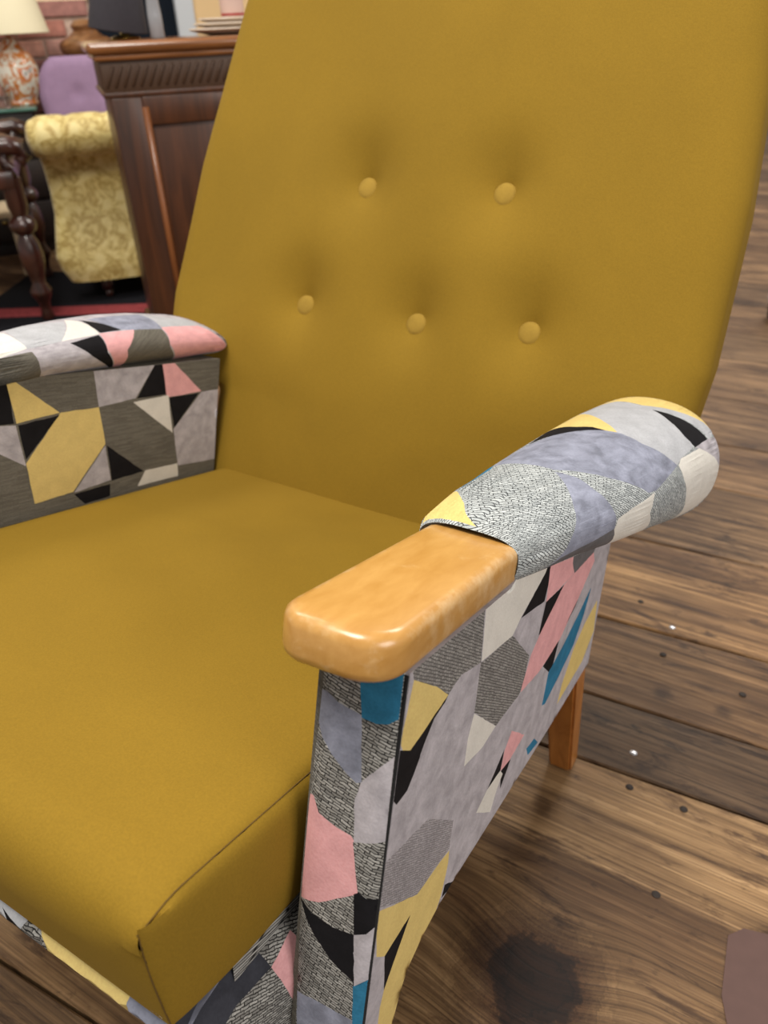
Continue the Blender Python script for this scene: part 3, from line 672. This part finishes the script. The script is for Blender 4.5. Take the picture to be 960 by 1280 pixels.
# board edges, measured across the boards (y where x = 0, straightened)
def pl(x, y): return (-x*PS+y*PC)
EDG = [-1.1, -.82, -.60, -.38, pl(-.08, -.1085), pl(.42, .462), pl(.40, .583), .735, .985, 1.235, 1.44, 1.70, 1.975, 2.20, 2.48, 2.74, 3.0, 3.3, 3.55, 3.85, 4.1, 4.4, 4.7, 5, 5.3, 5.6, 5.9, 6.2, 6.6, 7.0, 7.4, 7.8, 8.2, 8.6, 9.0, 9.4]
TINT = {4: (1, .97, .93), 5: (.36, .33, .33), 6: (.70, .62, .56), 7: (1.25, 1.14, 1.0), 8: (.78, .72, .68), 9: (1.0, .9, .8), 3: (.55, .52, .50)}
for i, (a, b) in enumerate(zip(EDG, EDG[1:])):
    cuts = [-5.6, -5.6+random.uniform(2.2, 2.9)+.1, random.uniform(-2.4, -1.7), 3.6] if i not in (4, 5, 6, 7, 8) else [-5.6, -1.5+.1*i, 3.6]
    for x0, x1 in zip(cuts, cuts[1:]):
        bm = bmesh.new(); dz = random.uniform(-.0012, .0)
        box(bm, (x0+.001, a+.0016, -.024), (x1-.001, b-.0016, dz), .0022, 1)
        bmesh.ops.rotate(bm, verts=bm.verts, cent=(0, 0, 0), matrix=Matrix.Rotation(PLROT, 3, 'Z'))
        o = bm_obj('plank', bm, BOARD, floor, smooth=False)
        t = TINT.get(i) or random.choice([(1, .95, .9), (.8, .74, .7), (.92, .86, .82), (.7, .66, .64)])
        if i > 8: t = (t[0]*.86, t[1]*.87, t[2]*.93)  # far boards greyed: floor reflection and blur put into the tint
        o.color = t+(1,)
STEEL = plain('worn_nail_steel', lin(205, 205, 210), .3, .9); RUST = plain('dull_nail_head', lin(52, 44, 40), .6, .4)
for k, (x, y) in enumerate([(.375, .497), (.359, .778), (.297, .819), (.454, .44), (.386, .44), (.453, .311), (.362, .708), (.483, .678)]):
    lathe_obj('nail', [(.0042, -.004), (.0046, .0004), (.003, .0010), (.0003, .0012)], STEEL if k < 2 else RUST, floor, 12, (x, y, 0), sx=1.1)
bm = bmesh.new()
P = [(.532, .302), (.545, .318), (.60, .332), (.66, .30), (.65, .22), (.60, .195), (.548, .21), (.538, .235)]
vs = [bm.verts.new((x, y, .0006)) for x, y in P]; bm.faces.new(vs)
r = bmesh.ops.extrude_face_region(bm, geom=list(bm.faces)); bmesh.ops.translate(bm, verts=[v for v in r['geom'] if isinstance(v, bmesh.types.BMVert)], vec=(0, 0, -.002))
o = bm_obj('paint_patch', bm, plain('brown_paint', lin(92, 68, 62), .75, 0, .06, 60), floor, smooth=False)

# ------------------------------------------------------------------ back wall with bricks, doorway
W0 = Vector((-3.081, 2.328, 0)); WD = Vector((.624, .781, 0)); WNn = Vector((.781, -.624, 0))     # towards the room
WR = math.atan2(WD.y, WD.x)
def wallbox(name, s0, s1, z0, z1, d0, d1, mat, parent=None, bev=0):
    bm = bmesh.new()
    q = lambda s, d, z: W0+WD*s-WNn*d+Vector((0, 0, z))
    vs = hexa(bm, [q(s0, d0, z0), q(s1, d0, z0), q(s1, d1, z0), q(s0, d1, z0), q(s0, d0, z1), q(s1, d0, z1), q(s1, d1, z1), q(s0, d1, z1)])
    if bev: bmesh.ops.bevel(bm, geom=list(bm.edges), offset=bev, segments=2, affect='EDGES')
    o = bm_obj(name, bm, mat, parent, smooth=False)
    return o
MORTAR = plain('pale_mortar', lin(196, 172, 156), .95, 0, .12, 30)
PLASTER = plain('cream_plaster', lin(226, 204, 168), .9, 0, .05, 6)
wb = wallbox('wall_back', -2.2, .42, 0, 2.7, .012, .16, MORTAR); wb['kind'] = 'structure'
o = wallbox('plaster_coat', -2.2, .42, .968, 2.7, -.004, .012, PLASTER, wb)
BR = [plain('brick_%d' % i, lin(*c), .95, 0, .2, 40) for i, c in enumerate([(186, 130, 114), (172, 116, 102), (198, 146, 128), (180, 136, 124), (158, 112, 104)])]
meshes = []
for i in range(5):
    bm = bmesh.new(); box(bm, (-.1045, -.008, -.0315), (.1045, .02, .0315), .004, 1); meshes.append(bm_obj('brick', bm, BR[i], None, smooth=False))
first = list(meshes)
n = 0
for r_ in range(13):
    z = .94-.075*r_
    for c in range(9):
        s = .302-.222*c-(.111 if r_ % 2 else 0)
        if s < -1.6: continue
        src = random.choice(first)
        o = src.copy(); COL.objects.link(o)
        p = W0+WD*s+WNn*random.uniform(-.003, .002); o.location = (p.x, p.y, z); o.rotation_euler = (0, 0, WR); o.parent = wb
for o in first: bpy.data.objects.remove(o)
w2 = wallbox('wall_right', .885, 2.9, 0, 2.7, 0, .16, plain('buff_wall_paint', lin(214, 182, 134), .85, 0, .04, 5)); w2['kind'] = 'structure'
w3 = wallbox('wall_back', .42, .885, 2.15, 2.7, 0, .16, PLASTER); w3['kind'] = 'structure'
dr = wallbox('door_1', .42, .80, 0, 2.12, .03, .075, plain('navy_door_paint', lin(14, 22, 32), .85, spec=.2)); dr['kind'] = 'structure'
bm = bmesh.new(); lathe(bm, [(.006, 0), (.006, .03), (.02, .034), (.024, .05), (.016, .064), (.001, .067)], 14)
bmesh.ops.rotate(bm, verts=bm.verts, cent=(0, 0, 0), matrix=Matrix.Rotation(math.pi/2, 3, 'X'))
bmesh.ops.rotate(bm, verts=bm.verts, cent=(0, 0, 0), matrix=Matrix.Rotation(WR, 3, 'Z'))
p = W0+WD*.47-WNn*.03; bmesh.ops.translate(bm, verts=bm.verts, vec=(p.x, p.y, 1.0)); bm_obj('door_handle', bm, plain('brass', lin(210, 170, 90), .25, 1), dr)
t1 = wallbox('trim_1', .80, .885, 0, 2.2, -.02, .10, plain('grey_white_gloss', lin(186, 190, 194), .4), None, .004); t1['kind'] = 'structure'

# ------------------------------------------------------------------ wooden sideboard behind the chair
MAHOG = wood('red_brown_mahogany', lin(52, 27, 14), lin(88, 49, 25), .42, (30, 30, 2.5), .12)
MAHTOP = wood('polished_walnut', lin(104, 62, 30), lin(150, 96, 52), .22, (3, 40, 40), .5)
BEADW = wood('light_mahogany_bead', lin(118, 68, 34), lin(150, 92, 50), .35, (30, 30, 2.5), .3)
CARV = plain('dark_carved_oak', lin(70, 46, 28), .5)
TALLPOS = (-2.49, 2.30, .001); PEDPOS = (-2.745, 2.535, .001)
CB = thing('sideboard', 'dark red brown wooden sideboard with carved frieze behind the mustard armchair', 'sideboard', (-1.219, 1.216, .0005), math.atan2(.777, .63))
CB.scale = (1, 1, 1.038)
# local x runs along the face, y away from the armchair
CL, CD, CH = 1.0, .40, .80
def cbx(name, a, b, m, bev=.003, parent=None): return box_obj(name, a, b, m, parent or CB, bev)
cbx('carcass', (.022, .02, .07), (CL-.022, CD, .70), MAHOG)
cbx('plinth', (.01, .008, 0), (CL-.01, CD, .07), MAHOG, .006)
bm = bmesh.new()        # moulded top: stacked profile
for a, z0, z1, bv in ((.0, .772, .797, .011), (.012, .758, .773, .006)):
    box(bm, (-.012+a, -.012+a, z0), (CL+.012-a, CD, z1), bv, 3)
bm_obj('top', bm, MAHTOP, CB); auto(bpy.data.objects['top'], 30)
cbx('frieze', (.012, .010, .69), (CL-.012, CD, .759), CARV, .002)
cbx('frieze_moulding', (.006, .004, .682), (CL-.006, CD, .694), MAHOG, .004)
for k in range(46):     # carved leaves slanting along the frieze
    bm = bmesh.new(); x = .03+k*.0205
    box(bm, (-.0032, -.006, -.026), (.0032, .004, .026), .0028, 1)
    bmesh.ops.rotate(bm, verts=bm.verts, cent=(0, 0, 0), matrix=Matrix.Rotation(math.radians(28), 3, 'Y'))
    bmesh.ops.translate(bm, verts=bm.verts, vec=(x, .011, .726)); bm_obj('carved_leaf', bm, CARV, CB)
for a, b in ((.02, .095), (.475, .525), (CL-.165, CL-.02)): cbx('stile', (a, .004, .07), (b, .022, .682), MAHOG)
for a, b in ((.095, .475), (.525, CL-.165)):
    cbx('rail', (a, .006, .62), (b, .022, .682), MAHOG); cbx('rail', (a, .006, .07), (b, .022, .15), MAHOG)
    cbx('panel', (a, .016, .15), (b, .030, .62), MAHOG)
for x in (.100, .520-.05, .53, CL-.17):
    bm = bmesh.new(); tube(bm, [(x, .006, .09), (x, .006, .66)], .009, 10); bm_obj('bead', bm, BEADW, CB)

def cbw(x, y, z=(CH-.003)*1.038+.001):
    c, s = math.cos(CB.rotation_euler.z), math.sin(CB.rotation_euler.z)
    return (CB.location.x+x*c-y*s, CB.location.y+x*s+y*c, z)
# on the sideboard
CHINA = plain('cream_china', lin(206, 190, 172), .3, 0, .05, 30); CHINA2 = plain('pale_pink_china', lin(206, 176, 164), .25)
p = cbw(.362, .15)
for k, (r, h) in enumerate([(.105, .014), (.092, .013), (.078, .012)]):
    z = p[2]+sum((.0125, .0115)[:k])
    o = lathe_obj('plate', [(r*.5, 0), (r*.62, .003), (r*.9, h*.7), (r, h), (r*.985, h+.0025), (r*.88, h*.85), (r*.6, .006), (.001, .005)], CHINA, None, 32)
    o.location = (p[0], p[1], z)
    tag(o, ['largest cream plate at the bottom of the stack on the sideboard', 'middle cream plate of the stack on the sideboard', 'smallest cream plate on top of the stack on the sideboard'][k], 'plate', 'stacked plates on the sideboard')
cup = lathe_obj('cup', [(.022, 0), (.026, .003), (.030, .012), (.031, .03), (.031, .062), (.033, .075), (.0315, .076), (.029, .06), (.027, .01), (.001, .008)], CHINA2, None, 28)
cup.location = (p[0]+.008, p[1]+.012, p[2]+.0125+.0115+.0072); tag(cup, 'pale china cup with a red foot line on the plate stack', 'cup')
bm = bmesh.new(); lathe(bm, [(.0305, .010), (.0312, .0115), (.0312, .0145), (.0308, .016)], 28); o = bm_obj('red_line', bm, plain('red_glaze', lin(150, 50, 44), .3), cup)

BRASS = plain('bright_brass', lin(232, 206, 130), .18, 1); BLKSHADE = plain('black_lamp_fabric', lin(44, 40, 46), .85, 0, .08, 90)
LM = thing('table_lamp', 'small brass table lamp with a tilted black shade on the sideboard', 'lamp', cbw(.098, .20))
lathe_obj('base', [(.036, 0), (.038, .004), (.030, .008), (.012, .012), (.010, .02), (.013, .026), (.013, .045), (.008, .05), (.0075, .145), (.001, .147)], BRASS, LM, 20)
bm = bmesh.new()
pr = [(.072, 0), (.074, .002), (.054, .150), (.052, .152), (.0505, .150), (.070, .001)]
rings = []
for r, z in pr: rings.append([bm.verts.new((r*math.cos(k*math.pi/16), r*math.sin(k*math.pi/16), z)) for k in range(32)])
for A, B in zip(rings, rings[1:]+rings[:1]):
    for k in range(32): bm.faces.new((A[k], A[(k+1) % 32], B[(k+1) % 32], B[k]))
bmesh.ops.rotate(bm, verts=bm.verts, cent=(0, 0, .1), matrix=Matrix.Rotation(math.radians(9), 3, Vector((-.37, .93, 0)).normalized()) @ Matrix.Rotation(math.radians(0), 3, 'X'))
bmesh.ops.translate(bm, verts=bm.verts, vec=(0, 0, .020))
auto(bm_obj('lamp_shade', bm, BLKSHADE, LM), 40)
bm = bmesh.new()
for k in range(3): tube(bm, [(0, 0, .143), (.054*math.cos(k*2.094), .054*math.sin(k*2.094), .162)], .0015, 5)
bm_obj('shade_carrier', bm, BRASS, LM)
o = lathe_obj('glass_vase', [(.016, 0), (.018, .002), (.0175, .05), (.015, .085), (.0165, .092), (.0145, .092), (.0135, .08), (.0155, .01), (.001, .006)], plain('smoky_grey_glass', lin(150, 152, 156), .15), None, 20)
o.location = cbw(.172, .12); tag(o, 'slim smoky grey glass vase between lamp and plates on the sideboard', 'vase')

# ------------------------------------------------------------------ rug
ra, rb, r0 = Vector((.862, .507, 0)), Vector((-.507, .862, 0)), Vector((-2.15, 1.36, 0))
def rugbox(name, a0, a1, b0, b1, z0, z1, mat, parent=None):
    bm = bmesh.new(); q = lambda a, b, z: r0+ra*a+rb*b+Vector((0, 0, z))
    hexa(bm, [q(a0, b0, z0), q(a1, b0, z0), q(a1, b1, z0), q(a0, b1, z0), q(a0, b0, z1), q(a1, b0, z1), q(a1, b1, z1), q(a0, b1, z1)])
    return bm_obj(name, bm, mat, parent, smooth=False)
RUGB = plain('black_rug_wool', lin(24, 24, 28), 1, 0, .3, 120, 0, .1); RUGR = plain('red_rug_wool', lin(128, 56, 58), 1, 0, .25, 120, 0, .1)
rug = tag(rugbox('rug', -.10, .585, -.22, .55, .0005, .003, RUGB), 'black rug with a red border stripe under the yellow chair', 'rug')
rugbox('red_stripe', -.0999, .584, -.045, .055, .0028, .0042, RUGR, rug)

# ------------------------------------------------------------------ yellow scroll-back chair
DAM, nt, pp = nm('yellow_damask')
f = noise(nt, coords(nt), 16, 3, .6, 1.6); vo = N(nt, 'ShaderNodeTexVoronoi', Scale=22.0, feature='SMOOTH_F1'); nt.links.new(coords(nt), vo.inputs[0])
sm = N(nt, 'ShaderNodeMath', operation='MULTIPLY_ADD'); nt.links.new(vo.outputs['Distance'], sm.inputs[0]); sm.inputs[1].default_value = .55; nt.links.new(f, sm.inputs[2])
nt.links.new(ramp(nt, sm.outputs[0], [(.60, lin(222, 204, 140)), (.72, lin(208, 186, 116)), (.80, lin(170, 142, 72)), (.88, lin(212, 192, 124))]), pp.inputs['Base Color'])
pp.inputs['Roughness'].default_value = .55; pp.inputs['Sheen Weight'].default_value = .2
DKW = wood('dark_turned_mahogany', lin(34, 16, 12), lin(72, 36, 26), .3, (20, 20, 5), .5)
YC = thing('scroll_back_chair', 'low yellow damask chair with pleated rolled back standing on the rug', 'chair', (-1.787, 1.786, .0035), math.atan2(.781, .626))
# local x runs along the back, y away from the viewer; outside back faces -y
def yback():
    bm = bmesh.new()
    Z = [.075, .12, .16, .22, .30, .38, .46, .512, .520]
    Hh = [.292, .315, .325, .312, .294, .290, .292, .300, .300]
    Y = [-.01, -.012, -.006, .012, .034, .044, .036, .015, .01]
    n = 26; nz = 40; rings = []
    for j in range(nz+1):
        z = Z[0]+(Z[-1]-Z[0])*j/nz; h = interp(z, Z, Hh); y = interp(z, Z, Y)
        ring = []
        for k in range(n):
            a = 2*math.pi*k/n; c, s = math.cos(a), math.sin(a)
            ring.append(bm.verts.new((h*math.copysign(abs(c)**.5, c), y+.05+.055*math.copysign(abs(s)**.8, s), z)))
        rings.append(ring)
    for A, B in zip(rings, rings[1:]):
        for k in range(n): bm.faces.new((A[k], A[(k+1) % n], B[(k+1) % n], B[k]))
    bm.faces.new(rings[0][::-1]); bm.faces.new(rings[-1])
    b = auto(bm_obj('backrest', bm, DAM, YC), 60)
    bm = bmesh.new(); rings = []; nx = 64; n = 22      # pleated scroll
    for i in range(nx+1):
        t = -1+2*i/nx; x = .318*math.copysign(1-(1-abs(t))**1.15, t)
        e = math.sqrt(max(0.02, 1-max(0, (abs(t)-.82)/.18)**2)); pl_ = 1-.09*abs(math.sin(t*9))**14
        ring = []
        for k in range(n):
            a = 2*math.pi*k/n; ring.append(bm.verts.new((x, -.012+.078*e*pl_*math.cos(a), .556+.066*e*pl_*math.sin(a))))
        rings.append(ring)
    for A, B in zip(rings, rings[1:]):
        for k in range(n): bm.faces.new((A[k], A[(k+1) % n], B[(k+1) % n], B[k]))
    bm.faces.new(rings[0]); bm.faces.new(rings[-1]); auto(bm_obj('scroll_roll', bm, DAM, b), 70)
    bm = bmesh.new(); box(bm, (-.25, .06, .075), (.25, .46, .30), .045, 4); auto(bm_obj('seat', bm, DAM, YC), 60)
    for sx in (-1, 1):
        for y in (.05, .42):
            lathe_obj('leg', [(.010, 0), (.014, .004), (.014, .016), (.011, .022), (.020, .03), (.024, .045), (.018, .06), (.022, .08), (.022, .09)], DKW, YC, 14, (sx*.17, y, 0))
yback()

# ------------------------------------------------------------------ purple button-back chair
PUR = velvet('mauve_wool', lin(150, 124, 152), .06, .15, 30)
PC2 = thing('tall_chair', 'mauve purple upholstered tall chair with a buttoned back behind the yellow chair', 'chair', TALLPOS, math.atan2(.75, .66))
def pback():
    bm = bmesh.new(); nx, nz = 26, 30
    out = [(-.185, .30), (.185, .30), (.205, .5), (.205, .62)]
    def surf(a, b, s):
        z = .16+.605*b; h = interp(z, [.16, .5, .62, .70, .74, .765], [.185, .215, .225, .21, .185, .15]); x = -h+2*h*a
        e = min(h-abs(x), .765-z+.004); d = .035*(1-math.sqrt(max(0, 1-max(0, 1-e/.035)**2)))
        dim = sum(.016*math.exp(-((x-bx)**2+(z-bz)**2)/.025**2) for bx, bz in ((-.07, .63), (.045, .63), (-.1, .5), (.1, .5), (0, .5)))
        return (x, (-.045+d+dim if s else .045-d)+.04*(1-b)*-0+.05*b, z)
    for s in (True, False):
        g = [[bm.verts.new(surf(i/nx, j/nz, s)) for j in range(nz+1)] for i in range(nx+1)]
        for i in range(nx):
            for j in range(nz): bm.faces.new((g[i][j], g[i+1][j], g[i+1][j+1], g[i][j+1]))
        ring = [g[i][0] for i in range(nx+1)]+[g[nx][j] for j in range(1, nz+1)]+[g[i][nz] for i in range(nx-1, -1, -1)]+[g[0][j] for j in range(nz-1, 0, -1)]
        es = [bm.edges.get((ring[i], ring[(i+1) % len(ring)])) for i in range(len(ring))]
        if s: e1 = es
        else: e2 = es
    bmesh.ops.bridge_loops(bm, edges=e1+e2); b = auto(bm_obj('backrest', bm, PUR, PC2), 60)
    for bx, bz in ((-.07, .63), (.045, .63)):
        bm = bmesh.new(); bmesh.ops.create_uvsphere(bm, u_segments=12, v_segments=8, radius=.011); bmesh.ops.scale(bm, verts=bm.verts, vec=(1, .5, 1)); bmesh.ops.translate(bm, verts=bm.verts, vec=(bx, -.026+.04, bz)); bm_obj('button', bm, PUR, b)
    bm = bmesh.new(); box(bm, (-.2, -.28, .16), (.2, -.0, .30), .04, 3); auto(bm_obj('seat', bm, PUR, PC2), 60)
    for sx in (-1, 1):
        for y in (.0, -.25): lathe_obj('leg', [(.011, 0), (.013, .01), (.018, .17)], DKW, PC2, 12, (sx*.15, y, 0))
pback()

# ------------------------------------------------------------------ carved armchair at the far left
AC = thing('carved_armchair', 'dark carved wooden armchair with scrolled arm and turned leg left of the yellow chair', 'armchair', (-2.18, 1.574, .0045), math.atan2(.626, -.78))
def turned(name, at, H_, parent=AC):
    k = H_/.46
    return lathe_obj(name, [(.019, 0), (.022, .012), (.017, .03), (.020, .06), (.034, .085), (.036, .10), (.022, .125), (.026, .15), (.038, .19), (.040, .22), (.034, .26), (.022, .285), (.040, .30), (.044, .315), (.040, .33), (.024, .345), (.032, .375), (.032, .46)], DKW, parent, 18, at)
for x, y in ((.30, -.02), (-.30, -.02), (.30, .45), (-.30, .45)): turned('leg', (x, y, 0), .46)
box_obj('seat_rail', (-.335, -.035, .43), (.33, .48, .485), DKW, AC, .008)
bm = bmesh.new(); box(bm, (-.31, -.02, .47), (.31, .46, .54), .03, 3); auto(bm_obj('seat', bm, plain('brown_leather', lin(112, 82, 56), .5, 0, .1), AC), 50)
for s in (1, -1):
    bm = bmesh.new(); tube(bm, [(s*.30, -.02, .47), (s*.315, -.03, .49), (s*.30, -.01, .51), (s*.30, -.03, .54)], [.026, .02, .022, .026], 10); bm_obj('arm_support', bm, DKW, AC)
    bm = bmesh.new()
    tube(bm, [(s*.30, .47, .57), (s*.30, .3, .555), (s*.30, .1, .55), (s*.30, -.04, .555), (s*.30, -.075, .545), (s*.30, -.085, .52), (s*.30, -.07, .505), (s*.30, -.055, .52)], [.022, .026, .027, .030, .028, .022, .018, .010], 10); bm_obj('arm', bm, DKW, AC)
    box_obj('back_post', (s*.30-.025, .44, .48), (s*.30+.025, .49, .98), DKW, AC, .006)
box_obj('crest_rail', (-.325, .44, .90), (.325, .48, 1.0), DKW, AC, .012); box_obj('back_panel', (-.28, .455, .56), (.28, .475, .90), plain('brown_leather_back', lin(108, 78, 54), .5), AC, .004)

# ------------------------------------------------------------------ small pale table further back
PALE = wood('pale_birch', lin(206, 182, 146), lin(226, 206, 172), .5, (3, 30, 30))
PT = thing('side_table', 'small pale birch side table on the floor beyond the carved armchair', 'table', (-2.72, 1.74, .001), math.atan2(.75, .66))
box_obj('table_top', (-.17, -.15, .228), (.17, .15, .248), PALE, PT, .003)
for sx in (-1, 1):
    for sy in (-1, 1): box_obj('leg', (sx*.155-.014, sy*.135-.014, 0), (sx*.155+.014, sy*.135+.014, .228), PALE, PT, .002)

# ------------------------------------------------------------------ dresser with lamp and glass
DR = thing('glass_top_dresser', 'dark dresser with a green edged glass top against the brick wall', 'dresser', tuple(W0+WD*(-.28)+WNn*.34+Vector((0, 0, .001))), WR)
DKB = plain('black_brown_wood', lin(30, 20, 17), .5, 0, .2); GREEN = plain('green_glass_edge', lin(70, 112, 100), .1, 0, 0, 20, .5)
# local x along the wall, y towards the wall
box_obj('body', (-.55, -.09, .05), (.36, .24, .575), DKB, DR, .004); box_obj('plinth', (-.53, -.07, 0), (.34, .24, .05), DKB, DR, .002)
for k in range(3):
    for x in (-.54, -.09):
        d = box_obj('drawer', (x, -.102, .07+k*.165), (x+.44, -.088, .22+k*.165), DKB, DR, .004)
        lathe_obj('knob', [(.006, 0), (.012, .006), (.012, .014), (.001, .018)], BRASS, d, 12, (x+.22, -.11, .14+k*.165))
box_obj('glass_top', (-.57, -.11, .575), (.38, .25, .588), GREEN, DR, .003)
def drw(x, y, z=.590):
    p = W0+WD*(-.28)+WNn*.34; q = p+WD*x-WNn*y; return (q.x, q.y, z)
FLOR, nt, pp = nm('white_orange_floral_glaze')
v2 = N(nt, 'ShaderNodeTexVoronoi', Scale=14.0); nt.links.new(coords(nt), v2.inputs[0]); nf = noise(nt, coords(nt), 22, 3, .6, 1)
c1 = ramp(nt, nf, [(.42, lin(232, 226, 212)), (.47, lin(206, 132, 60)), (.56, lin(190, 96, 50)), (.60, lin(236, 230, 218)), (.72, lin(60, 60, 72))])
nt.links.new(c1, pp.inputs['Base Color']); pp.inputs['Roughness'].default_value = .2
FL = thing('floral_lamp', 'cream shaded lamp with white and orange floral vase base on the glass topped dresser', 'lamp', drw(.335, .07, .589))
lathe_obj('base', [(.055, 0), (.06, .006), (.055, .016), (.06, .03), (.085, .09), (.088, .14), (.07, .19), (.035, .225), (.03, .24), (.02, .25), (.008, .255), (.008, .30), (.001, .302)], FLOR, FL, 24)
CREAM = plain('cream_lampshade', lin(226, 216, 184), .85)
lathe_obj('lamp_shade', [(.165, .262), (.168, .264), (.118, .50), (.116, .502), (.114, .50), (.163, .264)], CREAM, FL, 32)
GL, nt, pp = nm('clear_tumbler_glass'); pp.inputs['Transmission Weight'].default_value = 1; pp.inputs['Roughness'].default_value = .03; pp.inputs['IOR'].default_value = 1.45
lab = ['clear glass tumbler nearest the frame edge on the green glass top', 'clear glass tumbler beside the floral lamp on the green glass top', 'short clear glass dish at the front of the green glass top']
for k, (x, y, r, h) in enumerate([(.00, -.05, .036, .11), (.12, .10, .034, .10), (.26, -.07, .03, .045)]):
    o = lathe_obj('glass_tumbler' if k < 2 else 'glass_dish', [(r*.8, 0), (r*.86, .003), (r, h), (r*.95, h), (r*.78, .008), (.001, .007)], GL, None, 24)
    o.location = drw(x, y); tag(o, lab[k], 'glass', 'glassware on the dresser')
bx = thing('wooden_box', 'small orange brown wooden box on the dresser beside the purple chair', 'box', drw(.11, -.04, .5895), WR)
BOXW = wood('orange_box_wood', lin(150, 94, 50), lin(190, 128, 76), .5, (4, 40, 40))
box_obj('box_body', (-.06, -.05, 0), (.06, .05, .06), BOXW, bx, .003); box_obj('box_lid', (-.062, -.052, .061), (.062, .052, .08), BOXW, bx, .004)

# turned brown wooden pedestal behind the purple chair
TW = wood('brown_turned_wood', lin(92, 58, 34), lin(150, 104, 64), .35, (8, 8, 30), .3)
PD = thing('turned_pedestal', 'brown turned wooden pedestal with a round bowl top beyond the sideboard', 'pedestal', PEDPOS)
lathe_obj('column', [(.10, 0), (.105, .02), (.09, .05), (.05, .09), (.04, .2), (.055, .35), (.04, .5), (.05, .66), (.10, .70), (.11, .72), (.001, .722)], TW, PD, 24)
lathe_obj('bowl', [(.05, .722), (.09, .735), (.118, .775), (.122, .80), (.11, .815), (.075, .83), (.05, .85), (.058, .87), (.04, .89), (.001, .895)], TW, PD, 28)

# ------------------------------------------------------------------ caster foot on the far right
FT = thing('caster_foot', 'dark furniture leg ending in a shiny chrome caster at right edge of the floor', 'caster', (.275, 2.40, .001))
CHR = plain('chrome', lin(235, 235, 240), .08, 1)
bm = bmesh.new(); lathe(bm, [(.001, -.012), (.026, -.012), (.03, -.008), (.03, .008), (.026, .012), (.001, .012)], 20)
bmesh.ops.rotate(bm, verts=bm.verts, cent=(0, 0, 0), matrix=Matrix.Rotation(math.pi/2, 3, 'Y')); bmesh.ops.translate(bm, verts=bm.verts, vec=(0, 0, .030)); auto(bm_obj('wheel', bm, plain('black_rubber', lin(30, 28, 28), .5), FT), 40)
bm = bmesh.new(); box(bm, (-.022, -.02, .03), (-.014, .02, .072), .003); box(bm, (.014, -.02, .03), (.022, .02, .072), .003); box(bm, (-.022, -.02, .064), (.022, .02, .074), .003); auto(bm_obj('fork', bm, CHR, FT), 40)
lathe_obj('leg', [(.018, .074), (.022, .09), (.02, .2), (.026, .42), (.026, .43)], plain('dark_stained_leg', lin(44, 34, 32), .4), FT, 16)
